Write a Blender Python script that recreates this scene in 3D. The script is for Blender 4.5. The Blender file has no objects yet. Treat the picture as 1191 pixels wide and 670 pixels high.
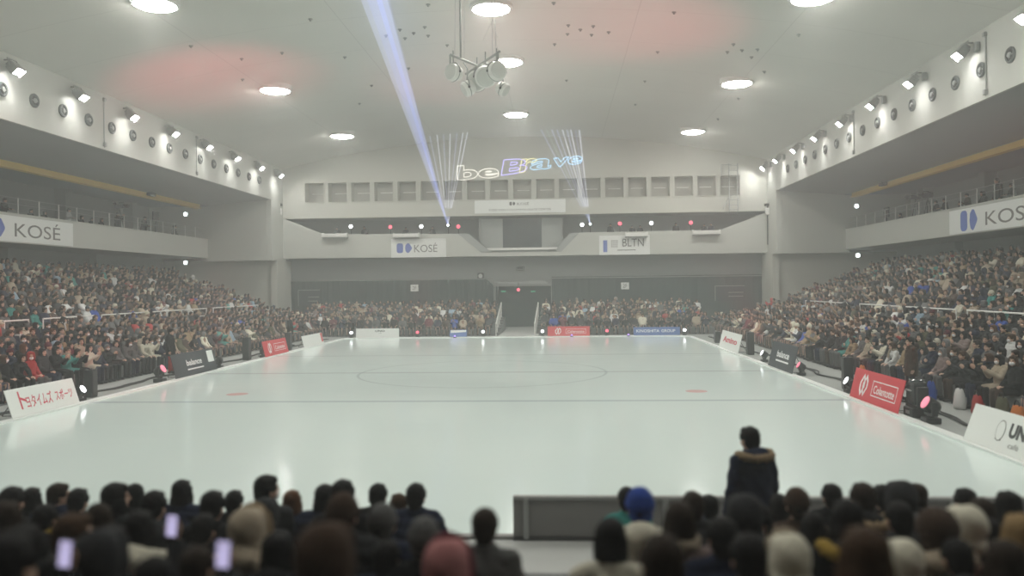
import bpy, bmesh, math, random
import numpy as np
from mathutils import Vector, Matrix, Euler
from math import sin, cos, pi, radians as R, sqrt, atan2, tan

rnd = random.Random(11)
SC = bpy.context.scene
COL = SC.collection
W, H = 1191, 670

# ------------------------------------------------------------------ camera
F, YAW, PIT, ROL, CAMZ = 932.99, 0.0575, -0.002, -0.0115, 3.14
FW = Vector((-sin(YAW)*cos(PIT), cos(YAW)*cos(PIT), sin(PIT)))
_r0 = Vector((cos(YAW), sin(YAW), 0)); _u0 = _r0.cross(FW)
RT = _r0*cos(ROL) + _u0*sin(ROL)
UP = -_r0*sin(ROL) + _u0*cos(ROL)
EYE = Vector((0, 0, CAMZ))

def at(px, py, ax, v):
    """the point of the plane (axis ax = v) seen at photo pixel px, py"""
    d = FW + RT*((px-W/2)/F) - UP*((py-H/2)/F)
    t = (v-EYE[ax])/d[ax]
    return EYE + d*t

def pix(p):
    q = Vector(p)-EYE
    z = q.dot(FW)
    return W/2 + F*q.dot(RT)/z, H/2 - F*q.dot(UP)/z, z

# ------------------------------------------------------------------ helpers
class MB:
    """collects closed shapes, links them as one mesh object"""
    def __init__(s): s.v = []; s.f = []; s.m = []; s.cur = 0
    def add(s, vs, fs):
        o = len(s.v); s.v += [tuple(v) for v in vs]
        s.f += [tuple(i+o for i in f) for f in fs]; s.m += [s.cur]*len(fs)
        return s
    def box(s, c, d, rot=None):
        x, y, z = d[0]/2, d[1]/2, d[2]/2
        vs = [Vector(q) for q in ((-x,-y,-z),(x,-y,-z),(x,y,-z),(-x,y,-z),(-x,-y,z),(x,-y,z),(x,y,z),(-x,y,z))]
        if rot is not None: vs = [rot @ v for v in vs]
        c = Vector(c)
        return s.add([v+c for v in vs], [(0,3,2,1),(4,5,6,7),(0,1,5,4),(1,2,6,5),(2,3,7,6),(3,0,4,7)])
    def bb(s, a, b):
        return s.box([(a[i]+b[i])/2 for i in range(3)], [abs(b[i]-a[i]) for i in range(3)])
    def rbox(s, c, d, r=.02, rot=None):
        """box with chamfered edges"""
        bm = bmesh.new(); bmesh.ops.create_cube(bm, size=1)
        for v in bm.verts: v.co = Vector((v.co.x*d[0], v.co.y*d[1], v.co.z*d[2]))
        bmesh.ops.bevel(bm, geom=bm.edges[:]+bm.verts[:], offset=r, segments=2, affect='EDGES', profile=.5)
        return s.addbm(bm, c, rot)
    def addbm(s, bm, c=(0,0,0), rot=None):
        c = Vector(c); bm.verts.ensure_lookup_table()
        vs = [(rot @ v.co if rot is not None else v.co)+c for v in bm.verts]
        s.add(vs, [[v.index for v in f.verts] for f in bm.faces]); bm.free(); return s
    def tube(s, p0, p1, r0, r1=None, n=12, cap=True):
        r1 = r0 if r1 is None else r1
        p0, p1 = Vector(p0), Vector(p1); d = (p1-p0)
        if d.length < 1e-6: return s
        d.normalize(); a = d.orthogonal().normalized(); b = d.cross(a)
        vs = []
        for p, r in ((p0, r0), (p1, r1)):
            vs += [p + a*(r*cos(2*pi*i/n)) + b*(r*sin(2*pi*i/n)) for i in range(n)]
        fs = [(i, (i+1) % n, n+(i+1) % n, n+i) for i in range(n)]
        if cap: fs += [tuple(range(n-1, -1, -1)), tuple(range(n, 2*n))]
        return s.add(vs, fs)
    def path(s, pts, r, n=8):
        for a, b in zip(pts, pts[1:]): s.tube(a, b, r, n=n)
        return s
    def lathe(s, prof, n=24, axis=None, c=(0,0,0)):
        """prof: (radius, height) from bottom to top, round local z (or the given rotation)"""
        c = Vector(c); vs = []; fs = []; k = len(prof)
        for r, z in prof:
            for i in range(n):
                v = Vector((r*cos(2*pi*i/n), r*sin(2*pi*i/n), z))
                vs.append((axis @ v if axis is not None else v)+c)
        for j in range(k-1):
            for i in range(n):
                fs.append((j*n+i, j*n+(i+1) % n, (j+1)*n+(i+1) % n, (j+1)*n+i))
        fs.append(tuple(range(n-1, -1, -1))); fs.append(tuple((k-1)*n+i for i in range(n)))
        return s.add(vs, fs)
    def ell(s, c, r, rot=None, nu=16, nv=10):
        c = Vector(c); vs = [Vector((0,0,-r[2]))]; fs = []
        for j in range(1, nv):
            t = -pi/2 + pi*j/nv
            for i in range(nu):
                p = 2*pi*i/nu
                vs.append(Vector((r[0]*cos(t)*cos(p), r[1]*cos(t)*sin(p), r[2]*sin(t))))
        vs.append(Vector((0,0,r[2]))); L = len(vs)-1
        for i in range(nu):
            fs.append((0, 1+(i+1) % nu, 1+i))
            fs.append((L, L-nu+i, L-nu+(i+1) % nu))
        for j in range(nv-2):
            for i in range(nu):
                a = 1+j*nu
                fs.append((a+i, a+(i+1) % nu, a+nu+(i+1) % nu, a+nu+i))
        if rot is not None: vs = [rot @ v for v in vs]
        return s.add([v+c for v in vs], fs)
    def limb(s, pts, rs, n=12):
        for i, (p, r) in enumerate(zip(pts, rs)):
            s.ell(p, (r, r, r), nu=n, nv=8)
            if i: s.tube(pts[i-1], p, rs[i-1], r, n=n)
        return s
    def loft(s, rings, n=20):
        """rings: (centre, rx, ry) in planes z = const"""
        vs = []; k = len(rings)
        for c, rx, ry in rings:
            vs += [Vector((c[0]+rx*cos(2*pi*i/n), c[1]+ry*sin(2*pi*i/n), c[2])) for i in range(n)]
        fs = [(j*n+i, j*n+(i+1) % n, (j+1)*n+(i+1) % n, (j+1)*n+i) for j in range(k-1) for i in range(n)]
        fs += [tuple(range(n-1, -1, -1)), tuple((k-1)*n+i for i in range(n))]
        return s.add(vs, fs)
    def prism(s, poly, fa, fb):
        """poly: 2-D outline; fa / fb turn a 2-D point into the front / back 3-D point"""
        n = len(poly); vs = [fa(p) for p in poly]+[fb(p) for p in poly]
        fs = [tuple(range(n)), tuple(range(2*n-1, n-1, -1))]
        fs += [(i, n+i, n+(i+1) % n, (i+1) % n) for i in range(n)]
        return s.add(vs, fs)
    def mesh(s, name, mats, smooth=False):
        me = bpy.data.meshes.new(name)
        me.from_pydata(s.v, [], s.f)
        for m in (mats if isinstance(mats, (list, tuple)) else [mats]): me.materials.append(m)
        me.polygons.foreach_set('material_index', s.m)
        bm = bmesh.new(); bm.from_mesh(me); bmesh.ops.recalc_face_normals(bm, faces=bm.faces[:]); bm.to_mesh(me); bm.free()
        if smooth: me.shade_smooth()
        me.update(); return me
    def build(s, name, mats, parent=None, smooth=False, angle=None):
        me = s.mesh(name, mats, smooth)
        if angle: me.set_sharp_from_angle(angle=R(angle))
        return link(name, me, parent)

def link(name, me, parent=None):
    o = bpy.data.objects.new(name, me); COL.objects.link(o)
    if parent is not None: o.parent = parent
    return o

def tag(o, label=None, cat=None, group=None, kind=None):
    if label: o['label'] = label
    if cat: o['category'] = cat
    if group: o['group'] = group
    if kind: o['kind'] = kind
    return o

def thing(name, label, cat, loc=(0,0,0), rz=0, group=None):
    o = bpy.data.objects.new(name, None); COL.objects.link(o); o.empty_display_size = .1
    o.location = loc; o.rotation_euler = (0,0,rz)
    return tag(o, label, cat, group)

def struct(name, mb, m, parent=None, smooth=False):
    o = mb.build(name, m, parent, smooth)
    if parent is None: o['kind'] = 'structure'
    return o

def dup(root, loc=None, rz=None, label=None, group=None):
    r = root.copy(); COL.objects.link(r)
    if loc is not None: r.location = loc
    if rz is not None: r.rotation_euler = (0,0,rz)
    if label: r['label'] = label
    if group: r['group'] = group
    for ch in list(root.children):
        c = ch.copy(); COL.objects.link(c); c.parent = r
        for g in list(ch.children):
            d = g.copy(); COL.objects.link(d); d.parent = c
    return r

# ------------------------------------------------------------------ materials
def mat(name, col, rough=.6, metal=0., noise=0., nscale=8., bump=0., bscale=40., coat=0., spec=.5):
    m = bpy.data.materials.new(name); m.use_nodes = True
    nt = m.node_tree; b = nt.nodes['Principled BSDF']
    b.inputs['Base Color'].default_value = (*col, 1); b.inputs['Roughness'].default_value = rough
    b.inputs['Metallic'].default_value = metal; b.inputs['Specular IOR Level'].default_value = spec
    b.inputs['Coat Weight'].default_value = coat
    tc = nt.nodes.new('ShaderNodeTexCoord')
    if noise:
        n = nt.nodes.new('ShaderNodeTexNoise'); n.inputs['Scale'].default_value = nscale; n.inputs['Detail'].default_value = 4
        nt.links.new(tc.outputs['Object'], n.inputs['Vector'])
        mx = nt.nodes.new('ShaderNodeMix'); mx.data_type = 'RGBA'
        mx.inputs['A'].default_value = (*[c*(1-noise) for c in col], 1)
        mx.inputs['B'].default_value = (*[min(1, c*(1+noise)) for c in col], 1)
        nt.links.new(n.outputs['Fac'], mx.inputs['Factor']); nt.links.new(mx.outputs['Result'], b.inputs['Base Color'])
    if bump:
        n = nt.nodes.new('ShaderNodeTexNoise'); n.inputs['Scale'].default_value = bscale; n.inputs['Detail'].default_value = 3
        nt.links.new(tc.outputs['Object'], n.inputs['Vector'])
        bp = nt.nodes.new('ShaderNodeBump'); bp.inputs['Strength'].default_value = bump
        nt.links.new(n.outputs['Fac'], bp.inputs['Height']); nt.links.new(bp.outputs['Normal'], b.inputs['Normal'])
    return m

def emat(name, col, strength, base=(.02,.02,.02)):
    m = mat(name, base, .4); b = m.node_tree.nodes['Principled BSDF']
    b.inputs['Emission Color'].default_value = (*col, 1); b.inputs['Emission Strength'].default_value = strength
    return m

def objcol(name, rough=.8, sheen=0., bump=.3, bscale=60, stretch=None):
    """a material whose colour is the object's own colour (one dye per garment)"""
    m = bpy.data.materials.new(name); m.use_nodes = True
    nt = m.node_tree; b = nt.nodes['Principled BSDF']
    oi = nt.nodes.new('ShaderNodeObjectInfo'); tc = nt.nodes.new('ShaderNodeTexCoord')
    n = nt.nodes.new('ShaderNodeTexNoise'); n.inputs['Scale'].default_value = bscale; n.inputs['Detail'].default_value = 3
    mp = nt.nodes.new('ShaderNodeMapping')
    if stretch: mp.inputs['Scale'].default_value = stretch
    nt.links.new(tc.outputs['Object'], mp.inputs['Vector']); nt.links.new(mp.outputs['Vector'], n.inputs['Vector'])
    hs = nt.nodes.new('ShaderNodeMix'); hs.data_type = 'RGBA'; hs.blend_type = 'MULTIPLY'
    hs.inputs['Factor'].default_value = .5
    nt.links.new(oi.outputs['Color'], hs.inputs['A']); nt.links.new(n.outputs['Fac'], hs.inputs['B'])
    nt.links.new(hs.outputs['Result'], b.inputs['Base Color'])
    bp = nt.nodes.new('ShaderNodeBump'); bp.inputs['Strength'].default_value = bump; bp.inputs['Distance'].default_value = .01
    nt.links.new(n.outputs['Fac'], bp.inputs['Height']); nt.links.new(bp.outputs['Normal'], b.inputs['Normal'])
    b.inputs['Roughness'].default_value = rough; b.inputs['Sheen Weight'].default_value = sheen
    b.inputs['Specular IOR Level'].default_value = .12
    return m

def beam_mat(name, col, strength):
    """a laser beam: clear air that glows"""
    m = bpy.data.materials.new(name); m.use_nodes = True; nt = m.node_tree; nt.nodes.clear()
    o = nt.nodes.new('ShaderNodeOutputMaterial'); a = nt.nodes.new('ShaderNodeAddShader')
    t = nt.nodes.new('ShaderNodeBsdfTransparent'); e = nt.nodes.new('ShaderNodeEmission')
    e.inputs['Color'].default_value = (*col, 1); e.inputs['Strength'].default_value = strength
    nt.links.new(t.outputs[0], a.inputs[0]); nt.links.new(e.outputs[0], a.inputs[1]); nt.links.new(a.outputs[0], o.inputs['Surface'])
    return m

M = {}
def quiet(m):
    m.cycles.emission_sampling = 'NONE'; return m
M['wall'] = mat('white_wall_paint', (.54,.54,.49), .75, noise=.03, nscale=.6, bump=.02)
M['fascia'] = mat('fascia_paint', (.46,.465,.43), .75, noise=.03, nscale=.6)
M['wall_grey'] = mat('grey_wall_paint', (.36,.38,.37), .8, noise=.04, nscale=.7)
M['wall_dark'] = mat('dark_wall_paint', (.032,.050,.046), .85, noise=.08, nscale=.8)
M['parapet'] = mat('balcony_parapet_paint', (.52,.53,.49), .7, noise=.03, nscale=.5)
M['soffit'] = mat('soffit_panel', (.33,.35,.34), .8, noise=.03, nscale=.4)
M['yellow'] = mat('yellow_painted_beam', (.78,.55,.14), .6, noise=.06, nscale=1.5)
M['carpet'] = mat('grey_carpet_sheet', (.29,.305,.295), .9, noise=.07, nscale=3, bump=.1)
M['tier'] = mat('stand_concrete', (.16,.165,.165), .9, noise=.1, nscale=3)
M['kerb'] = mat('white_edge_strip', (.80,.83,.81), .35, noise=.02)
M['board_grey'] = mat('grey_barrier_panel', (.19,.185,.18), .5, noise=.06, nscale=4)
M['floor_near'] = mat('pale_grey_floor', (.42,.43,.42), .7, noise=.05, nscale=4)
M['black'] = mat('black_plastic', (.018,.019,.021), .45, noise=.1, nscale=20)
M['dark_metal'] = mat('dark_metal', (.06,.06,.06), .4, .6)
M['steel'] = mat('brushed_steel', (.55,.56,.56), .35, .8)
M['white_metal'] = mat('white_painted_metal', (.78,.78,.75), .45)
M['grey_metal'] = mat('grey_painted_metal', (.30,.31,.30), .5, .2)
M['vent_rim'] = mat('air_nozzle_rim', (.10,.11,.105), .6)
M['cable'] = mat('rubber_cable', (.02,.022,.022), .7)
M['white_board'] = mat('white_board_sheet', (.80,.82,.80), .5, noise=.02)
M['red_board'] = mat('red_board_sheet', (.60,.045,.06), .5, noise=.05, nscale=3)
M['navy_board'] = mat('dark_board_sheet', (.035,.042,.052), .5)
M['blue_board'] = mat('blue_board_sheet', (.10,.17,.42), .5)
M['ink_red'] = mat('red_lettering', (.58,.03,.07), .6)
M['ink_black'] = mat('dark_lettering', (.05,.055,.055), .6)
M['ink_grey'] = mat('grey_lettering', (.17,.165,.155), .6)
M['ink_white'] = mat('white_lettering', (.82,.82,.82), .6)
M['ink_blue'] = mat('blue_emblem', (.10,.16,.50), .5)
M['window_back'] = mat('window_recess_panel', (.42,.415,.38), .7, noise=.05)
M['glass_dark'] = mat('dark_window_glass', (.05,.06,.065), .15, coat=.5)
M['lamp_lens'] = emat('high_bay_lamp_lens', (1,.98,.90), 52)
M['flood_lens'] = emat('floodlight_lens', (1,1,.97), 150)
M['white_light'] = quiet(emat('white_stage_lens', (.95,1,1), 3))
M['small_light'] = quiet(emat('small_white_lens', (.85,1,1), 4))
M['red_light'] = quiet(emat('red_stage_lens', (1,.12,.18), 1.3))
M['pink_light'] = quiet(emat('red_spot_lens', (1,.22,.30), 1.0))
M['green_sign'] = quiet(emat('green_exit_panel', (.1,.7,.4), .5))
M['screen'] = quiet(emat('phone_screen', (.68,.62,.95), .5))
M['violet_light'] = quiet(emat('violet_edge_lens', (.5,.3,1), 1.2))
M['skin'] = mat('skin', (.52,.33,.24), .55, noise=.06, nscale=14)
M['lip'] = mat('lips', (.38,.14,.13), .5)
M['eye'] = mat('eyes', (.02,.015,.012), .2)
M['cloth'] = objcol('garment_cloth', .9, .02, .35, 70)
M['hair'] = objcol('hair_strands', .55, 0, .7, 60, (4,4,.6))
M['fur'] = objcol('fur_trim', .95, .1, .9, 90)
M['knit'] = objcol('knitted_wool', .95, .06, .8, 120)
M['leather'] = objcol('shoe_leather', .4, 0, .1, 30)
M['mask'] = mat('white_face_mask', (.78,.79,.80), .8)

# ---- ice: painted lines lie in the ice under the gloss
def ice_material(YB1, YM, YB2, circ, spots):
    m = bpy.data.materials.new('rink_ice'); m.use_nodes = True
    nt = m.node_tree; b = nt.nodes['Principled BSDF']; N = nt.nodes.new; L = nt.links.new
    tc = N('ShaderNodeTexCoord'); sx = N('ShaderNodeSeparateXYZ'); L(tc.outputs['Object'], sx.inputs[0])
    def math_(op, a, c=None):
        n = N('ShaderNodeMath'); n.operation = op
        for i, q in enumerate((a, c)):
            if q is None: continue
            if isinstance(q, (int, float)): n.inputs[i].default_value = q
            else: L(q, n.inputs[i])
        return n.outputs[0]
    def near(src, v, w): return math_('LESS_THAN', math_('ABSOLUTE', math_('SUBTRACT', src, v)), w)
    nz = N('ShaderNodeTexNoise'); nz.inputs['Scale'].default_value = .25; nz.inputs['Detail'].default_value = 5
    L(tc.outputs['Object'], nz.inputs['Vector'])
    base = N('ShaderNodeMix'); base.data_type = 'RGBA'
    base.inputs['A'].default_value = (.66,.775,.76,1); base.inputs['B'].default_value = (.72,.81,.785,1)
    L(nz.outputs['Fac'], base.inputs['Factor'])
    cur = base.outputs['Result']
    def paint(mask, col, k):
        nonlocal cur
        mx = N('ShaderNodeMix'); mx.data_type = 'RGBA'; mx.inputs['B'].default_value = (*col, 1)
        L(math_('MULTIPLY', mask, k), mx.inputs['Factor']); L(cur, mx.inputs['A']); cur = mx.outputs['Result']
    paint(near(sx.outputs[1], YB1, .13), (.26,.31,.40), .5)
    paint(near(sx.outputs[1], YM, .15), (.32,.29,.33), .45)
    paint(near(sx.outputs[1], YB2, .15), (.32,.35,.39), .4)
    dx = math_('SUBTRACT', sx.outputs[0], circ[0]); dy = math_('SUBTRACT', sx.outputs[1], circ[1])
    rad = math_('SQRT', math_('ADD', math_('MULTIPLY', dx, dx), math_('MULTIPLY', dy, dy)))
    paint(near(rad, 4.5, .05), (.34,.38,.42), .45)
    for px_, py_ in spots:
        dx = math_('SUBTRACT', sx.outputs[0], px_); dy = math_('SUBTRACT', sx.outputs[1], py_)
        rr = math_('SQRT', math_('ADD', math_('MULTIPLY', dx, dx), math_('MULTIPLY', dy, dy)))
        paint(math_('LESS_THAN', rr, .32), (.75,.22,.20), .6)
    # faint skate scratches
    wv = N('ShaderNodeTexNoise'); wv.inputs['Scale'].default_value = 1.2; wv.inputs['Detail'].default_value = 8; wv.inputs['Distortion'].default_value = 2
    mp = N('ShaderNodeMapping'); mp.inputs['Scale'].default_value = (.35, 3, 1); mp.inputs['Rotation'].default_value = (0,0,.3)
    L(tc.outputs['Object'], mp.inputs[0]); L(mp.outputs[0], wv.inputs['Vector'])
    rg = N('ShaderNodeMapRange'); rg.inputs['To Min'].default_value = .09; rg.inputs['To Max'].default_value = .19
    L(wv.outputs['Fac'], rg.inputs['Value']); L(rg.outputs[0], b.inputs['Roughness'])
    L(cur, b.inputs['Base Color'])
    b.inputs['IOR'].default_value = 1.31; b.inputs['Specular IOR Level'].default_value = .5
    bp = N('ShaderNodeBump'); bp.inputs['Strength'].default_value = .02; L(wv.outputs['Fac'], bp.inputs['Height']); L(bp.outputs[0], b.inputs['Normal'])
    return m

def ceiling_material():
    m = mat('white_ceiling_membrane', (.68,.68,.635), .7)
    nt = m.node_tree; b = nt.nodes['Principled BSDF']; N = nt.nodes.new; L = nt.links.new
    tc = N('ShaderNodeTexCoord'); sx = N('ShaderNodeSeparateXYZ'); L(tc.outputs['Object'], sx.inputs[0])
    def seam(out, period, off, w):
        a = N('ShaderNodeMath'); a.operation = 'ADD'; a.inputs[1].default_value = off; L(out, a.inputs[0])
        p = N('ShaderNodeMath'); p.operation = 'PINGPONG'; p.inputs[1].default_value = period/2; L(a.outputs[0], p.inputs[0])
        c = N('ShaderNodeMath'); c.operation = 'LESS_THAN'; c.inputs[1].default_value = w; L(p.outputs[0], c.inputs[0])
        return c.outputs[0]
    s1 = seam(sx.outputs[1], 4.15, 1.2, .012); s2 = seam(sx.outputs[0], 6.0, 2.7, .012)
    mx = N('ShaderNodeMath'); mx.operation = 'MAXIMUM'; L(s1, mx.inputs[0]); L(s2, mx.inputs[1])
    nz = N('ShaderNodeTexNoise'); nz.inputs['Scale'].default_value = .3; L(tc.outputs['Object'], nz.inputs['Vector'])
    cm = N('ShaderNodeMix'); cm.data_type = 'RGBA'; cm.inputs['A'].default_value = (.64,.645,.60,1); cm.inputs['B'].default_value = (.71,.71,.665,1)
    L(nz.outputs['Fac'], cm.inputs['Factor'])
    c2 = N('ShaderNodeMix'); c2.data_type = 'RGBA'; c2.inputs['B'].default_value = (.45,.45,.42,1)
    ml = N('ShaderNodeMath'); ml.operation = 'MULTIPLY'; ml.inputs[1].default_value = .6; L(mx.outputs[0], ml.inputs[0])
    L(ml.outputs[0], c2.inputs['Factor']); L(cm.outputs['Result'], c2.inputs['A']); L(c2.outputs['Result'], b.inputs['Base Color'])
    return m
M['ceiling'] = ceiling_material()

# ---- writing
def text_arrays(s, bold=0.):
    cu = bpy.data.curves.new('lettering', 'FONT'); cu.body = s; cu.size = 1; cu.extrude = 0; cu.offset = bold
    cu.resolution_u = 4
    o = bpy.data.objects.new('lettering', cu); COL.objects.link(o)
    dg = bpy.context.evaluated_depsgraph_get(); dg.update()
    me = bpy.data.meshes.new_from_object(o.evaluated_get(dg))
    vs = [tuple(v.co) for v in me.vertices]; fs = [tuple(p.vertices) for p in me.polygons]
    bpy.data.objects.remove(o); bpy.data.curves.remove(cu); bpy.data.meshes.remove(me)
    return vs, fs

def lettering(s, x0, z0, w, h, m, parent, y=-.004, thick=.003, bold=0., name='lettering', fx=None):
    """writing w wide and h tall on the local x-z plane, its lower left corner at x0, z0, facing local -y"""
    vs, fs = text_arrays(s, bold)
    xs = [v[0] for v in vs]; ys = [v[1] for v in vs]
    sx, sy = w/(max(xs)-min(xs)), h/(max(ys)-min(ys))
    mb = MB(); P = []
    for dy in (y, y+thick):
        for v in vs:
            X, Z = x0+(v[0]-min(xs))*sx, z0+(v[1]-min(ys))*sy
            P.append(fx(X, dy, Z) if fx else (X, dy, Z))
    n = len(vs); F_ = [f for f in fs]+[tuple(i+n for i in reversed(f)) for f in fs]
    cnt = {}
    for f in fs:
        for a, c in zip(f, f[1:]+f[:1]): cnt[(a, c)] = 1
    for (a, c) in cnt:
        if (c, a) not in cnt: F_.append((a, n+a, n+c, c))
    mb.add(P, F_)
    return mb.build(name, m, parent)
# ================================================================== THE SETTING
CX = -2.7
HF = 17.99                    # half width between the two upper fascias
HB = 22.7                     # half width between the two side balconies
YE, YF = 57.0, 59.5           # end blocks, far wall
XL, XR = -13.2155, 7.8049     # ice edges
YFAR, YNEAR = 49.42, 10.0
YB1, YM, YB2 = 21.94, 29.32, 36.70
YBACK = -14.0
def zc(x): return 14.25-.0064*(x-CX)**2

# ground
struct('floor', MB().bb((CX-30, YBACK, -.3), (CX+30, 70, -.012)), M['carpet'])
circ = (CX-.1, YM)
spots = [tuple(at(810, 455, 2, 0)[:2]), tuple(at(276, 458.5, 2, 0)[:2])]
ice = MB()
# far corners of the sheet are cut round
def ice_outline(g=0):
    pts = [(XL-g, YNEAR), (XR+g, YNEAR)]
    for i in range(9):
        a = i/8*pi/2; pts.append((XR+g-1.2+1.2*cos(a), YFAR+g-1.2+1.2*sin(a)))
    for i in range(9):
        a = pi/2+i/8*pi/2; pts.append((XL-g+1.2+1.2*cos(a), YFAR+g-1.2+1.2*sin(a)))
    return pts
ice.prism(ice_outline(), lambda p: (p[0], p[1], -.2), lambda p: (p[0], p[1], 0))
struct('ice_rink', ice, ice_material(YB1, YM, YB2, circ, spots))
# white strip round the ice
kb = MB(); o_, i_ = ice_outline(.22), ice_outline(0)
for k in range(1, len(o_)):
    a, b, c, d = o_[k], o_[(k+1) % len(o_)], i_[(k+1) % len(i_)], i_[k]
    if k == len(o_)-1: b, c = (XL-.22, YNEAR), (XL, YNEAR)
    kb.prism([a, b, c, d], lambda p: (p[0], p[1], 0), lambda p: (p[0], p[1], .045))
struct('trim_1', kb, M['kerb'])

# ceiling: shallow vault
ce = MB(); nx, x0, x1 = 28, CX-HF-.2, CX+HF+.2
top = [(x0+(x1-x0)*i/nx) for i in range(nx+1)]
vs = []; fs = []
for y in (YBACK, YF+.4):
    for dz in (0, .3): vs += [(x, y, zc(x)+dz) for x in top]
n = nx+1
for i in range(nx):
    fs += [(i, i+1, 2*n+i+1, 2*n+i), (n+i, 3*n+i, 3*n+i+1, n+i+1), (i, n+i, n+i+1, i+1), (2*n+i, 2*n+i+1, 3*n+i+1, 3*n+i)]
ce.add(vs, fs)
ceiling = struct('ceiling', ce, M['ceiling'])
hooks = [(240,22),(402,66),(590,41),(588,52),(650,34),(675,44),(714,38),(765,31),(782,41),(866,52),(781,5),(691,79),(520,98),(176,3),(240,29),(237,39),(297,34),(354,30),(348,40),(425,37),(726,14),(650,60),(592,94),(548,121),(177,51),(232,93),(928,137),(1138,82),(995,50),(1037,57),(1108,56),(968,60),(1078,65),(1020,114)]
# (pixel in the enlarged crops the marks were read from -> photo pixel)
hk = [(222,53),(28+300,61),(361,22),(401,66),(449,41),(465,34),(471,44),(481,38),(494,31),(498,41),(520,52),(498,5),(475,79),(432,99),(418,120),(644,3),(661,29),(660,39),(675,34),(690,30),(688,40),(708,37),(784,14),(765,60),(750,94),(739,121),(645,51),(659,93),(835,138),(889,83),(853,51),(863,58),(881,57),(846,60),(874,66),(859,114),(929,40),(281,68),(282,92)]
for hx, hy in hk:
    z = 13.5
    for _ in range(6):
        p = at(hx, hy, 2, z); z = zc(p.x)
    if not (YBACK < p.y < YF): continue
    hb = MB(); hb.lathe([(.02,-.10),(.045,-.08),(.045,-.04),(.09,-.025),(.09,.02)], 10)
    o = hb.build('ceiling_anchor', M['grey_metal'], ceiling); o.location = (p.x, p.y, z)

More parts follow.
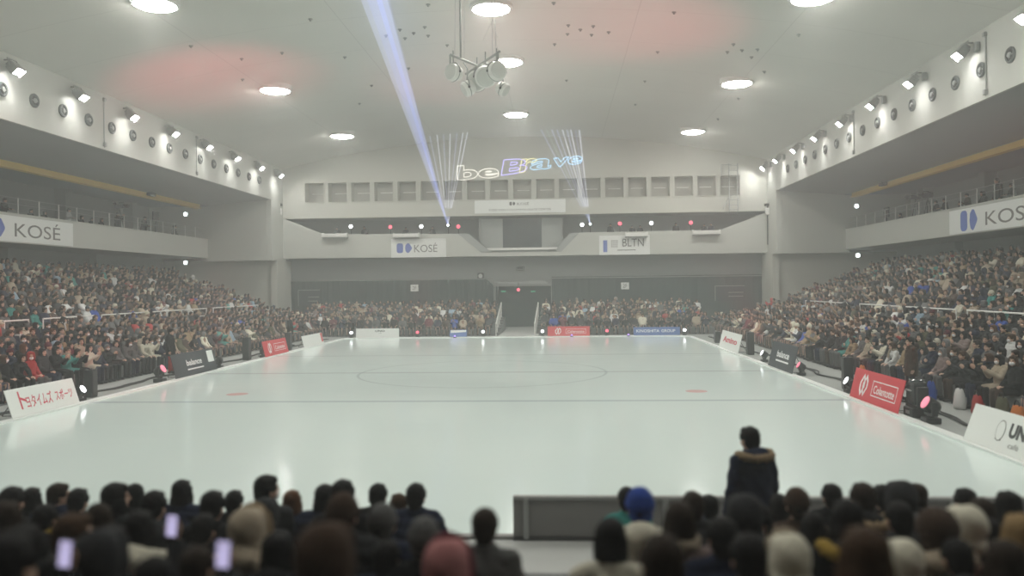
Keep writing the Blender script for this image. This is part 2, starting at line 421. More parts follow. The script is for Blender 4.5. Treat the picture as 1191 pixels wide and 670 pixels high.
for sgn, side in ((-1, 'left'), (1, 'right')):
    xf, xb = CX+sgn*HF, CX+sgn*HB
    w = MB()                                   # upper fascia
    w.bb((xf, YBACK, 9.62), (xf+sgn*.35, YE+.02, 12.25))
    w.bb((xf-sgn*.03, YBACK, 9.62), (xf, YE+.2, 9.75))       # lip along the lower edge
    struct('wall_'+side, w, M['fascia'])
    s = MB()                                   # soffit sloping down to the beam over the balcony
    s.add([(xf+sgn*.1, YBACK, 9.62), (xb+sgn*.2, YBACK, 9.25), (xb+sgn*.2, YE+.1, 9.25), (xf+sgn*.1, YE+.1, 9.62),
           (xf+sgn*.1, YBACK, 9.8), (xb+sgn*.2, YBACK, 9.5), (xb+sgn*.2, YE+.1, 9.5), (xf+sgn*.1, YE+.1, 9.8)],
          [(0,1,2,3), (4,7,6,5), (0,4,5,1), (1,5,6,2), (2,6,7,3), (3,7,4,0)])
    s.bb((xb, YBACK, 9.22), (xb+sgn*4.6, YE+.1, 9.45))
    struct('ceiling_soffit_'+side, s, M['soffit'])
    b = MB(); b.bb((xb, YBACK, 8.92), (xb+sgn*.3, YE-1.2, 9.24)); b.bb((xb-sgn*.06, YBACK, 8.92), (xb, YE-1.2, 9.0))
    struct('trim_%d' % (2 if sgn < 0 else 3), b, M['yellow'])
    # balcony: floor slab, parapet, back wall, posts
    b = MB(); b.bb((xb+sgn*.15, YBACK, 5.45), (xb+sgn*4.6, YE+.1, 6.12))
    struct('floor_balcony_'+side, b, M['soffit'])
    b = MB(); b.bb((xb, YBACK, 5.45), (xb+sgn*.16, YE+.1, 6.82)); b.bb((xb-sgn*.03, YBACK, 6.76), (xb+sgn*.2, YE+.1, 6.84))
    struct('wall_parapet_'+side, b, M['parapet'])
    b = MB(); b.bb((xb+sgn*4.4, YBACK, 5.8), (xb+sgn*4.7, YE+.1, 9.4))
    b.bb((xb+sgn*4.34, YBACK, 8.1), (xb+sgn*4.42, YE, 8.16))
    for k, yy in enumerate((14, 22, 30, 38, 46, 53.5)):
        b.bb((xb+sgn*3.7, yy, 5.9), (xb+sgn*4.42, yy+.7, 9.3))
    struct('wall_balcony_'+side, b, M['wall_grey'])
    b = MB(); b.bb((CX+sgn*26.2, YBACK, 0), (CX+sgn*26.5, YE+.1, 5.5))
    for yy in (24, 32, 40, 48): b.bb((CX+sgn*25.75, yy, 3), (CX+sgn*26.25, yy+.6, 5.46))
    struct('wall_stand_'+side, b, M['wall_grey'])
    # end block: upper pier flush with the fascia, slab, recessed lower wall
    b = MB(); b.bb((xf+sgn*.36, YE, 5.42), (CX+sgn*27.4, YE+.6, 9.7)); b.bb((xf, YE+.021, 5.44), (xf+sgn*.36, YF+.5, 12.3))
    b.bb((xf-sgn*.12, YE-.1, 5.22), (CX+sgn*22.9, YF+.3, 5.44))
    struct('wall_end_block_'+side, b, M['parapet'])
    b = MB(); b.bb((xf, YE+1.1, 0), (CX+sgn*26.6, YE+1.5, 5.3)); b.bb((xf-sgn*.1, YE+.8, 0), (xf+sgn*.35, YF+1.4, 5.3))
    struct('wall_end_lower_'+side, b, M['wall'])
    # stand: arena rows on the flat, then the raked rows behind the railing
    t = MB()
    pr = [(12.75, 0)]
    lows = [(13.3+.9*k, f) for k, f in enumerate((0, .12, .30, .50, .75))]
    ups = [(18.4+.88*k, 1.15+.33*k) for k in range(8)]
    for k, (xr, f) in enumerate(lows):
        t.bb((CX+sgn*(xr-.55), YBACK, -.01), (CX+sgn*(xr+.36), YE-.5, f+.002))
        t.bb((CX+sgn*(xr-.1), YBACK, f), (CX+sgn*(xr+.30), YE-1, f+.42))
    t.bb((CX+sgn*17.26, YBACK, -.01), (CX+sgn*17.85, YE-.5, 1.15))
    for k, (xr, f) in enumerate(ups):
        t.bb((CX+sgn*(xr-.56), YBACK, -.01), (CX+sgn*(xr+.33), YE+.5, f+.002))
        t.bb((CX+sgn*(xr-.1), YBACK, f), (CX+sgn*(xr+.30), YE, f+.42))
    t.bb((CX+sgn*24.88, YBACK, -.01), (CX+sgn*26.3, YE+.5, 3.46))
    struct('floor_stand_'+side, t, M['tier'])

# ---- far wall
def fx(px, y=300): return at(px, y, 1, YF).x
def fz(py, px=600): return at(px, py, 1, YF).z
wz0, wz1 = fz(231.5), fz(208.5)
bz = fz(250)
wl, wr = CX-HF, CX+HF
w = MB()
w.bb((wl-.2, YF, bz), (wr+.2, YF+.4, wz0))                        # band under the openings
wx = [(fx(a, 220), fx(b, 220)) for a, b in [(354.6+26.85*k, 376.6+26.85*k) for k in range(18)]+[(837.5, 860.5)]]
edges = [wl-.2]+[q for ab in wx for q in ab]+[wr+.2]
for k in range(0, len(edges), 2):
    w.bb((edges[k], YF, wz0), (edges[k+1], YF+.4, wz1))
arch = [(wl-.2, wz1), (wr+.2, wz1)]+[(x, zc(x)+.2) for x in reversed(top)]
w.prism(arch, lambda p: (p[0], YF, p[1]), lambda p: (p[0], YF+.4, p[1]))
w.bb((wl, YF-.05, bz-.02), (wr, YF, bz+.10))
w.bb((fx(530,160), YF-.04, fz(159.5)), (fx(690,160), YF, fz(158.4)))
struct('wall_far', w, M['wall'])
for k, (a, b) in enumerate(wx):
    fr = MB()
    fr.bb((a-.06, YF-.05, wz0-.06), (b+.06, YF+.02, wz0+.02)); fr.bb((a-.06, YF-.05, wz1-.02), (b+.06, YF+.02, wz1+.06))
    fr.bb((a-.06, YF-.05, wz0), (a+.02, YF+.9, wz1)); fr.bb((b-.02, YF-.05, wz0), (b+.06, YF+.9, wz1))
    fr.bb((a, YF+.02, wz0-.05), (b, YF+.95, wz0+.01)); fr.bb((a, YF+.02, wz1-.01), (b, YF+.95, wz1+.05))
    f = struct('window_%d' % (k+1), fr, M['wall'])
    p = MB(); p.bb((a, YF+.9, wz0), (b, YF+.96, wz1)); p.build('pane', M['window_back'], f)
    p = MB(); p.bb((a+.3, YF+.86, (wz0+wz1)/2-.03), (b-.2, YF+.9, (wz0+wz1)/2+.03)); p.build('sash_bar', M['white_metal'], f)

# far balcony parapet with the notch of the announcer's bay
pz0 = fz(297.5); P_ = lambda x, y: (fx(x, y), fz(y, x))
w = MB()
lft = [P_(312, 301), P_(326, 252.5), P_(376, 272.5), P_(540, 272), P_(566, 294), P_(566, 298)]
rgt = [P_(651, 297), P_(651, 292.5), P_(673, 270.5), P_(838, 267.5), P_(891, 247), P_(896, 294)]
low = [P_(566, 298.3), P_(566, 293.8), P_(651, 292.6), P_(651, 297.3)]
for poly in (lft, rgt, low):
    w.prism(poly, lambda p: (p[0], YF-.02, p[1]), lambda p: (p[0], YF+.28, p[1]))
struct('wall_far_parapet', w, M['parapet'])
DECK = 6.2
w = MB(); w.bb((wl, YF+.3, pz0-.02), (wr, YF+4, pz0+.16)); w.bb((wl, YF+.29, pz0), (fx(537), YF+4, DECK)); w.bb((fx(676), YF+.29, pz0), (wr, YF+4, DECK)); struct('floor_far_balcony', w, M['soffit'])
w = MB(); w.bb((wl-1, YF+3.2, pz0), (wr+1, YF+3.5, 9)); w.bb((wl-1, YF+.3, bz+.02), (wr+1, YF+3.5, bz+.3))
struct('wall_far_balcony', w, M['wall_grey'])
# dark leaning cheeks of the bay, ledge, windows
w = MB()
for a, b, c, d in ((P_(533,272.2), P_(545,271.8), P_(571,293), P_(560,294)), (P_(662,271.5), P_(674,270.4), P_(652.5,293.0), P_(646,291.8))):
    w.prism([a, b, c, d], lambda p: (p[0], YF-.06, p[1]), lambda p: (p[0], YF+.6, p[1]))
struct('trim_4', w, M['wall_grey'])
bay = thing('announcer_booth', 'glazed announcer booth in the notch at the middle of the far balcony', 'booth', (fx(605), YF+.5, pz0+.16))
bx = lambda px: fx(px)-fx(605)
bzz = lambda py: fz(py)-pz0-.16
b = MB(); b.bb((bx(558), .05, 0), (bx(654), .75, bzz(289))); b.bb((bx(558), .5, bzz(289)), (bx(584), .6, bzz(253))); b.bb((bx(630), .5, bzz(289)), (bx(654), .6, bzz(253)))
b.build('booth_front', M['soffit'], bay)
b = MB(); b.bb((bx(584), .52, bzz(288)), (bx(630), .58, bzz(253))); b.build('window_pane', M['glass_dark'], bay)
b = MB(); b.bb((bx(560), -.12, bzz(290.5)), (bx(652), .12, bzz(287.8))); b.build('ledge', M['white_metal'], bay)
for px_ in (557, 654):
    b = MB(); b.bb((bx(px_)-.06, .3, 0), (bx(px_)+.06, .42, bzz(252))); b.build('post', M['grey_metal'], bay)

# under the far balcony: grey wall, dark curtain in two halves, header, tunnel
w = MB(); w.bb((wl-1, 61.6, 3.3), (wr+1, 61.9, 5.6)); w.bb((wl-1, 61.6, 0), (fx(574), 61.9, 3.4)); w.bb((fx(640), 61.6, 0), (wr+1, 61.9, 3.4))
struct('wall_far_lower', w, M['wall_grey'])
cY = 61.0
def cx_(px): return at(px, 340, 1, cY).x
def cz_(py): return at(600, py, 1, cY).z
for k, (a, b, label) in enumerate(((322, 574, 'dark green wall hanging behind the far stand, left of the tunnel'), (642, 897, 'dark green wall hanging behind the far stand, right of the tunnel'))):
    t = thing('backdrop_drape', label, 'drape', (cx_(a), cY, 0))
    n = 120; wd = cx_(b)-cx_(a); vs = []; fs = []
    for i in range(n+1):
        x = wd*i/n; y = .010*sin(i*1.05)+.006*sin(i*2.3)
        zt = cz_(324 if k == 0 else 322.5)
        if k == 0 and i > n-4: zt -= .12*(i-n+4)
        vs += [(x, y, .0), (x, y, zt), (x, y+.03, zt), (x, y+.03, 0)]
    for i in range(n):
        for j in range(4): fs.append((4*i+j, 4*i+(j+1) % 4, 4*i+4+(j+1) % 4, 4*i+4+j))
    MB().add(vs, fs).build('curtain', M['wall_dark'], t, smooth=False)
    r = MB(); r.bb((0, -.05, cz_(324)-.03), (wd, .08, cz_(324)+.04)); r.build('rail', M['grey_metal'], t)
w = MB(); w.bb((cx_(576), cY+1.5, 0), (cx_(640), cY+1.7, 3.4)); w.bb((cx_(575), cY+.6, 0), (cx_(578), cY+1.7, 3.4)); w.bb((cx_(637), cY+.6, 0), (cx_(641), cY+1.7, 3.4))
struct('wall_tunnel', w, M['wall_dark'])
w = MB(); w.bb((cx_(582), cY-.1, cz_(331)), (cx_(634), cY+.25, cz_(327))); w.bb((cx_(574), cY, cz_(333)), (cx_(642), cY+.2, cz_(330)))
struct('trim_5', w, M['grey_metal'])

# far stand: two blocks of gentle steps, open in the middle
FAR_ROWS = [(51.6+.92*k, .13*k) for k in range(8)]
def fb(px, Y, py=370): return at(px, py, 1, Y).x
FB = [(fb(338, 53), fb(575, 52)), (fb(629, 52), fb(826, 53))]
t = MB()
for a, b in FB:
    for Y, f in FAR_ROWS:
        t.bb((a-.3, Y-.55, -.01), (b+.3, Y+.37, f+.003)); t.bb((a, Y-.1, f), (b, Y+.3, f+.42))
struct('floor_stand_far', t, M['tier'])
w = MB(); w.bb((fb(580, 50.6), YFAR+.25, -.01), (fb(626, 50.6), 60, .05)); struct('floor_walkway', w, M['floor_near'])

# near end: barrier panel on the ice edge, pale floor, raked rows the photo is taken from
t = MB(); NEAR_ROWS = [(7.5, 0.), (6.6, .12), (5.7, .32), (4.8, .55), (3.95, .70), (3.1, .9), (2.2, 1.2), (1.3, 1.5), (.4, 1.8)]
for Y, f in NEAR_ROWS:
    t.bb((-14, Y-.42, -.01), (12, Y+.5, f+.003)); t.bb((-14, Y-.32, f), (12, Y+.1, f+.42))
struct('floor_stand_near', t, M['tier'])
t = MB(); t.bb((-14, YBACK, -.01), (12, 0, 1.8)); t.bb((-14, -1.2, 0), (12, -1.0, 2.6)); struct('floor_near_back', t, M['tier'])
t = MB(); t.bb((XL-1, 8.0, -.01), (XR+1, YNEAR-.05, .012)); struct('floor_aisle', t, M['floor_near'])
struct('wall_back', MB().bb((CX-30, YBACK-.3, 0), (CX+30, YBACK, 15)), M['wall_grey'])
t = MB(); t.bb((XL-.3, YNEAR-.12, 0), (at(597,600,1,9.9).x, YNEAR+.0, .05)); struct('trim_6', t, M['board_grey'])
bp = thing('barrier_panel', 'low dark grey barrier panel at the near edge of the ice', 'barrier', (at(597,600,1,9.9).x, 9.9, 0))
L_ = 8.8
b = MB(); b.rbox((L_/2, 0, .29), (L_, .06, .48), .012); b.build('panel', M['board_grey'], bp)
b = MB(); b.rbox((L_/2, 0, .53), (L_, .1, .05), .015); b.build('top_rail', M['grey_metal'], bp)
b = MB(); b.rbox((L_/2, 0, .03), (L_, .12, .06), .012); b.build('base', M['dark_metal'], bp)
for k in range(6):
    b = MB(); b.rbox((.16+k*1.7, -.045, .28), (.07, .035, .5), .01); b.build('post', M['grey_metal'], bp)
# ================================================================== LAMPS
def ordinal(n): return ['first','second','third','fourth','fifth','sixth','seventh','eighth','ninth','tenth','eleventh','twelfth','thirteenth','fourteenth','fifteenth','sixteenth'][n]

def high_bay():
    t = thing('ceiling_lamp', '', 'lamp', (0,0,0))
    b = MB(); b.lathe([(.74,-.035),(.84,-.03),(.86,.02),(.84,.25),(.5,.3)], 28); b.build('housing', M['white_metal'], t, True, 40)
    b = MB(); b.lathe([(.25,-.14),(.50,-.12),(.66,-.08),(.73,-.045),(.73,-.03)], 28); b.build('lens', M['lamp_lens'], t, True)
    b = MB(); b.lathe([(.735,-.045),(.76,-.055),(.80,-.05),(.82,-.03),(.735,-.025)], 28)
    b.build('rim', M['white_metal'], t, True, 40)
    return t
lamp_px = [(571,10,'large round ceiling lamp above the hanging speaker cluster, nearest of the middle row'),
           (590,72,'round ceiling lamp just behind the hanging speaker cluster'),
           (600,133,'round ceiling lamp beyond the speaker cluster, farthest of the middle row'),
           (180,5,'round ceiling lamp at the top edge, nearest of the left row'),
           (320,105,'round ceiling lamp, second of the left row'),
           (398,158,'round ceiling lamp, third and farthest of the left row'),
           (857,97,'round ceiling lamp, second of the right row'),
           (806,153,'round ceiling lamp, third and farthest of the right row'),
           (946,-3,'round ceiling lamp at the top edge, nearest of the right row')]
proto = None; lamp_at = []
for a, b_, lab in lamp_px:
    z = 13.5
    for _ in range(8):
        p = at(a, b_, 2, z); z = zc(p.x)-.12
    if proto is None: proto = high_bay(); o = proto
    else: o = dup(proto)
    o.location = (p.x, p.y, z); o['label'] = lab; o['group'] = 'round lamps in the vaulted ceiling'
    lamp_at.append(tuple(o.location))
for x, y in ((-13.9, 16), (-2.4, 19.5), (9, 16.5), (-13.9, 4), (-2.4, 7), (9, 4.4)):           # the rows go on over the spectators, out of frame
    o = dup(proto, (x, y, zc(x)-.12), label='round ceiling lamp above the near end of the rink, out of the frame')

def floodlight():
    """hangs from the fascia, lens towards local -y and down"""
    t = thing('floodlight', '', 'floodlight')
    rot = Matrix.Rotation(R(50), 3, 'X')
    b = MB(); b.rbox((0,0,0), (.46,.30,.34), .04, rot); b.rbox(rot @ Vector((0,.2,0)), (.34,.14,.24), .03, rot)
    b.build('housing', M['grey_metal'], t)
    b = MB()
    for c_, d_ in (((.235,-.19,0),(.012,.14,.34)), ((-.235,-.19,0),(.012,.14,.34)), ((0,-.19,.175),(.47,.14,.012))): b.box(rot @ Vector(c_), d_, rot)
    b.build('added_visor', M['grey_metal'], t)  # plates added to cut the lens spill on nearby walls
    b = MB(); b.rbox(rot @ Vector((0,-.155,0)), (.40,.03,.29), .012, rot); b.build('lens', M['flood_lens'], t)
    b = MB()
    for s in (-1, 1): b.tube((s*.26,0,0), (s*.26,.1,.32), .022); b.tube((s*.24,0,0), (s*.28,0,0), .04)
    b.tube((-.26,.1,.32), (.26,.1,.32), .022); b.tube((0,.1,.32), (0,.40,.32), .03); b.build('bracket', M['grey_metal'], t)
    b = MB(); b.rbox((.42,.31,.05), (.2,.16,.34), .02); b.build('ballast_box', M['grey_metal'], t)
    return t
fl0 = None
for sgn, side in ((-1, 'left'), (1, 'right')):
    ys = [29.0+4.12*k for k in range(7)]+[57.6] if sgn < 0 else [26.2+4.13*k for k in range(8)]+[58.5]
    extra = [24.9, 20.8, 16.7] if sgn < 0 else [22.1, 18, 13.9]
    for k, y in enumerate(ys+extra):
        x = CX+sgn*(HF-.42); loc = (x, y, 11.55); rz = pi/2 if sgn < 0 else -pi/2
        if fl0 is None: fl0 = o = floodlight(); o.location = loc; o.rotation_euler = (0,0,rz)
        else: o = dup(fl0, loc, rz)
        if y in extra: o['label'] = 'floodlight on the %s fascia over the near seats, out of the frame' % side
        else:
            o['label'] = 'glaring floodlight on the %s fascia, %s' % (side, 'nearest of its row' if k == 0 else ('farthest of its row, by the far wall' if k == len(ys)-1 else ordinal(k)+' of its row from the near end'))
        o['group'] = 'floodlights along the %s fascia' % side
# round air nozzles
def nozzle():
    t = thing('air_nozzle', '', 'vent')
    ax = Matrix.Rotation(R(90), 3, 'X')
    b = MB()
    n = 24
    prof = [(.19,.0),(.27,.0),(.28,.05),(.24,.09),(.19,.07)]
    vs = []; fs = []
    for r, z in prof: vs += [ax @ Vector((r*cos(2*pi*i/n), r*sin(2*pi*i/n), z)) for i in range(n)]
    m_ = len(prof)
    for j in range(m_):
        for i in range(n): fs.append((j*n+i, j*n+(i+1) % n, ((j+1) % m_)*n+(i+1) % n, ((j+1) % m_)*n+i))
    b.add(vs, fs); b.build('rim', M['vent_rim'], t, True, 40)
    b = MB(); b.lathe([(.19,.0),(.19,.03),(.05,.05)], 20, ax); b.build('bowl', M['dark_metal'], t, True, 40)
    b = MB(); b.lathe([(.03,.04),(.10,.05),(.09,.10),(.02,.11)], 16, ax); b.box((0,-.06,0), (.34,.02,.03)); b.build('core', M['grey_metal'], t, True, 40)
    return t
nz0 = None
for sgn, side in ((-1, 'left'), (1, 'right')):
    ys = [28.86+1.845*k for k in range(15)] if sgn < 0 else [27.9+1.87*k for k in range(15)]
    for k, y in enumerate(ys):
        loc = (CX+sgn*HF, y, 10.73); rz = pi/2 if sgn < 0 else -pi/2
        if nz0 is None: nz0 = o = nozzle(); o.location = loc; o.rotation_euler = (0,0,rz)
        else: o = dup(nz0, loc, rz)
        o['label'] = 'round grey air nozzle in the %s fascia, %s' % (side, 'nearest of its row' if k == 0 else ('farthest of its row' if k == 14 else ordinal(k)+' of its row from the near end'))
        o['group'] = 'air nozzles along the %s fascia' % side
# thin conduits down the fascias
for sgn, side, ys in ((-1,'left',(35.6, 45.0)), (1,'right',(29.45, 42.2))):
    for y, w_ in zip(ys, ('nearer', 'farther')):
        xf = CX+sgn*HF; c = MB(); c.path([(xf-sgn*.03, y, 12.0), (xf-sgn*.03, y, 9.7)], .025); c.rbox((xf-sgn*.06, y, 9.85), (.12,.16,.2), .02); c.rbox((xf-sgn*.06, y, 11.9), (.12,.16,.16), .02)
        tag(c.build('conduit', M['grey_metal']), 'thin vertical conduit with small boxes on the %s fascia, %s of the two' % (side, w_), 'pipe')

# ================================================================== HANGING SPEAKER CLUSTER
sc = thing('speaker_cluster', 'cluster of white round horn speakers hanging from the ceiling on a crossed frame', 'speaker', (at(557,88,1,30).x, 30, at(557,88,1,30).z))
S_ = 30/933.
def spk(dx, dz, dy, r, yaw, pitch):
    """a round-bodied horn aimed by yaw/pitch"""
    rot = Euler((R(pitch), 0, R(yaw))).to_matrix() @ Matrix.Rotation(R(90), 3, 'X')
    c = Vector((dx*S_, dy, -dz*S_)); q = MB()
    q.lathe([(r*.35,-r*1.0),(r*.75,-r*.85),(r*.98,-r*.3),(r*1.0,r*.25),(r*.93,r*.5),(r*.8,r*.52)], 24, rot, c)
    o = q.build('horn_speaker', M['white_metal'], sc, True, 50)
    q = MB(); q.ell(c+rot @ Vector((0,0,r*.5)), (r*.82, r*.82, r*.22), rot, 24, 10); q.build('grille', mat('speaker_grille', (.62,.63,.6), .8), o, True)
    q = MB(); q.lathe([(r*1.01,-r*.06),(r*1.03,-r*.04),(r*1.03,r*.04),(r*1.01,r*.06)], 24, rot, c); q.build('seam_band', M['grey_metal'], o)
    q = MB()
    for s in (-1, 1): q.ell(c+rot @ Vector((s*r*1.0,0,0)), (.05,.05,.05), None, 10, 6)
    q.build('pivot', M['dark_metal'], o)
    q = MB(); pts = [c+rot @ Vector((r*1.06*cos(a), 0, 0))*1+Vector((0,0,r*1.12*sin(a))) for a in [pi*i/10 for i in range(11)]]
    q.path(pts, .025, 6); q.tube(pts[5], pts[5]+Vector((0,0,.45)), .025); q.build('yoke', M['grey_metal'], o)
for a in ((-28, 0, -.5, .33, -35, 0), (-14, 14, .1, .30, -70, 30), (-3, 4, .3, .40, -10, 10), (8, 2, -.1, .42, 5, 25), (22, 0, -.5, .36, 25, 0), (28, 16, .1, .27, 70, 35)): spk(*a)
q = MB()
q.tube((-31*S_, -.6, 20*S_), (18*S_, .7, 8*S_), .045); q.tube((26*S_, -.6, 22*S_), (-18*S_, .7, 8*S_), .045)
q.tube((-31*S_, -.6, 20*S_), (-31*S_, -.6, 8*S_), .035); q.tube((24*S_, -.6, 21*S_), (24*S_, -.6, 8*S_), .035)
q.tube((-18*S_, 0, 16*S_), (-12*S_, 0, 6*S_), .02); q.tube((12*S_, 0, 14*S_), (6*S_, 0, 6*S_), .02)
q.build('frame', M['grey_metal'], sc)
q = MB(); zt = zc(sc.location.x)-sc.location.z
q.tube((-20*S_, -.3, 17*S_), (-20*S_, -.3, zt), .035); q.build('suspension_pole', M['grey_metal'], sc)
for dx in (-27, -16, 17, 21):
    q = MB(); q.tube((dx*S_, -.3, 18*S_), (dx*S_*.95, -.2, zt), .010, n=6); q.build('suspension_wire', M['steel'], sc)
q = MB(); q.path([(16*S_, -.2, zt), (17*S_, -.3, 60*S_), (6*S_, -.3, 38*S_)], .012, 6); q.path([(17*S_, -.3, 62*S_), (23*S_, -.3, 40*S_)], .012, 6); q.build('cable', M['white_metal'], sc)

# ================================================================== SIGNS AND BANNERS
def squircle(w, h, r=.3, n=6):
    pts = []
    for cx, cz, a0 in ((w/2,h/2,0), (-w/2,h/2,90), (-w/2,-h/2,180), (w/2,-h/2,270)):
        rr = r*min(w, h); sx = 1 if cx > 0 else -1; sz = 1 if cz > 0 else -1
        for i in range(n+1):
            a = R(a0+90*i/n); pts.append((cx-sx*rr+rr*cos(a), cz-sz*rr+rr*sin(a)))
    return pts
def flat(poly, m, parent, name, y=-.004, th=.003):
    b = MB(); b.prism(poly, lambda p: (p[0], y, p[1]), lambda p: (p[0], y+th, p[1])); return b.build(name, m, parent)
def two_shapes(cx, cz, h, m, parent, y=-.006):
    """rounded upright block and rounded kite side by side"""
    a = [(cx-h*.40+p[0], cz+p[1]) for p in squircle(h*.66, h, .35)]
    k = []
    base = [(-.30,.0),(-.26,.32),(-.05,.5),(.12,.48),(.30,.22),(.42,.02),(.38,-.1),(.12,-.44),(-.02,-.52),(-.2,-.4),(-.28,-.2)]
    k = [(cx+h*.45+x*h, cz+z*h) for x, z in base]
    o = flat(a, m, parent, 'emblem', y); flat(k, m, parent, 'emblem', y)
def banner(name, label, cat, loc, rz, w, h, m=M['white_board'], th=.012, group=None):
    t = thing(name, label, cat, loc, rz, group)
    b = MB(); b.rbox((w/2, th/2, h/2), (w, th, h), .004); b.build('sheet', m, t)
    return t
# long white banners on the side parapets: blue shapes and grey KOSE lettering
pf = CX+HB-.04
ya = at(1046, 265, 0, pf); yb = at(1230, 245, 0, pf)
YA = at(1104, 250, 0, pf).y
t = banner('banner', 'long white banner with blue shapes and grey capitals on the right balcony parapet', 'banner', (pf, YA, 5.50), -pi/2, 9.0, 1.2)
hh = .86
two_shapes(YA-at(1126.5,250,0,pf).y-.05, .60, 1.0, M['ink_blue'], t)
lx = YA-at(1146,250,0,pf).y
lettering('KOSÉ', lx, .24, YA-at(1206,240,0,pf).y-lx, .80, M['ink_grey'], t)
pl = CX-HB+.04
y1 = at(85, 270, 0, pl).y; y0 = y1-10.5
t = banner('banner', 'long white banner with blue shapes and grey capitals on the left balcony parapet', 'banner', (pl, y0, 5.50), pi/2, 10.5, 1.2)
xk = at(17, 265, 0, pl).y-y0; xe = at(70, 268, 0, pl).y-y0
lettering('KOSÉ', xk, .24, xe-xk, .80, M['ink_grey'], t)
two_shapes(at(-3,265,0,pl).y-y0-.25, .60, .86, M['ink_blue'], t)
# far parapet
fp = YF-.05
a = at(455,300,1,fp); b_ = at(519,299,1,fp); zt_ = at(480,278,1,fp).z
t = banner('banner', 'white banner with two blue shapes and pale capitals on the far parapet, left half', 'banner', (a.x, fp, a.z+.02), 0, b_.x-a.x, zt_-a.z)
wB, hB = b_.x-a.x, zt_-a.z
two_shapes(wB*.23, hB*.5, hB*.52, M['ink_blue'], t)
lettering('KOSÉ', wB*.42, hB*.27, wB*.42, hB*.5, M['ink_grey'], t)
a = at(697,297,1,fp); b_ = at(756,296,1,fp); zt_ = at(720,274,1,fp).z
t = banner('banner', 'white banner with a violet bar and grey capitals on the far parapet, right half', 'banner', (a.x, fp, a.z+.02), 0, b_.x-a.x, zt_-a.z)
wB, hB = b_.x-a.x, zt_-a.z
flat([(wB*.08,hB*.15),(wB*.16,hB*.15),(wB*.16,hB*.75),(wB*.08,hB*.75)], M['ink_blue'], t, 'bar', -.006)
lettering('BLTN', wB*.46, hB*.42, wB*.42, hB*.40, M['ink_grey'], t)
b = MB()
for i in range(4):
    for j in range(4): b.box((wB*(.25+.035*i), -.004, hB*(.42+.1*j)), (wB*.02, .004, hB*.05))
b.build('emblem', M['ink_grey'], t)
flat([(wB*.36,hB*.22),(wB*.72,hB*.22),(wB*.72,hB*.26),(wB*.36,hB*.26)], M['ink_grey'], t, 'underline', -.006)
# name sign in the middle of the far band
a = at(552,249,1,fp); b_ = at(658,248.5,1,fp); zt_ = at(600,233,1,fp).z
t = banner('sign', 'wide pale name sign in the middle of the far band, logo above a text line', 'sign', (a.x, fp, a.z+.03), 0, b_.x-a.x, zt_-a.z)
wB, hB = b_.x-a.x, zt_-a.z
two_shapes(wB*.415, hB*.72, hB*.28, M['ink_black'], t)
lettering('KOSÉ', wB*.47, hB*.60, wB*.13, hB*.24, M['ink_grey'], t)
lettering('KOSÉ SHIN-YOKOHAMA SKATE CENTER', wB*.16, hB*.18, wB*.68, hB*.19, M['ink_grey'], t)
# little square notices on the dark drapes
for px_, py_, lab in ((482,335,'small square white notice on the dark drape left of the tunnel'), (727,332.5,'small square white notice on the dark drape right of the tunnel')):
    c = at(px_, py_, 1, 60.85); t = banner('notice', lab, 'sign', (c.x-.3, 60.86, c.z-.26), 0, .6, .52)
    lettering('2F', .14, .12, .32, .28, M['ink_grey'], t)
# dim framed panels on the drapes
for x0_, x1_, y0_, y1_, lab in ((347,372,337,356,'dark framed window in the drape wall, left end'), (832,866,332,350,'dark framed window in the drape wall, right end')):
    a = at(x0_, y1_, 1, 60.85); b_ = at(x1_, y0_, 1, 60.85); t = thing('wall_panel', lab, 'window', (a.x, 60.86, a.z)); w_, h_ = b_.x-a.x, b_.z-a.z
    q = MB(); q.rbox((w_/2, .03, h_/2), (w_, .04, h_), .01); q.build('pane', M['glass_dark'], t)
    q = MB(); q.rbox((w_/2, 0, h_-.02), (w_, .04, .05), .01); q.rbox((w_*.7, 0, h_*.55), (w_*.5, .03, .05), .01); q.rbox((w_*.7, 0, h_*.3), (w_*.5, .03, .05), .01); q.rbox((0, 0, h_/2), (.05, .03, h_), .01); q.build('frame', M['grey_metal'], t)

# ================================================================== BOARDS ROUND THE ICE
def edge_board(edge, p0, p1, h, m, label, lean=14):
    """a board standing on the ice edge from bottom pixel p0 to bottom pixel p1, leaning back; returns (thing, length, fx)"""
    if edge == 'F':
        a, b = at(p0[0], p0[1], 1, YFAR+.12), at(p1[0], p1[1], 1, YFAR+.12); L = b.x-a.x; loc = (a.x, YFAR+.12, .05); rz = 0
    else:
        X = XL-.1 if edge == 'L' else XR+.1
        a, b = at(p0[0], p0[1], 0, X), at(p1[0], p1[1], 0, X); L = abs(b.y-a.y)
        loc = (X, a.y, .05); rz = pi/2 if edge == 'L' else -pi/2
    t = thing('advertising_board', label, 'board', loc, rz)
    ct, st = cos(R(lean)), sin(R(lean))
    f = lambda x, y, z: (x, y*ct+z*st, z*ct-y*st)
    b = MB(); bm = bmesh.new(); bmesh.ops.create_cube(bm, size=1)
    for v in bm.verts: v.co = Vector((v.co.x*L, v.co.y*.02, v.co.z*h))
    bmesh.ops.bevel(bm, geom=bm.edges[:], offset=.005, segments=1, affect='EDGES')
    for v in bm.verts: v.co = Vector(f(v.co.x+L/2, v.co.y+.01, v.co.z+h/2))
    b.addbm(bm); b.build('panel', m, t)
    b = MB()
    for k in (.15, .85): b.tube(f(L*k, .03, h*.75), (L*k, h*st+.35, 0.0), .012); b.tube((L*k, .05, .0), (L*k, h*st+.35, 0), .012)
    b.build('stay', M['dark_metal'], t)
    return t, L, f
def write(t, f, s, x, z, w, h, m, bold=0.): return lettering(s, x, z, w, h, m, t, -.003, .002, bold, fx=f)
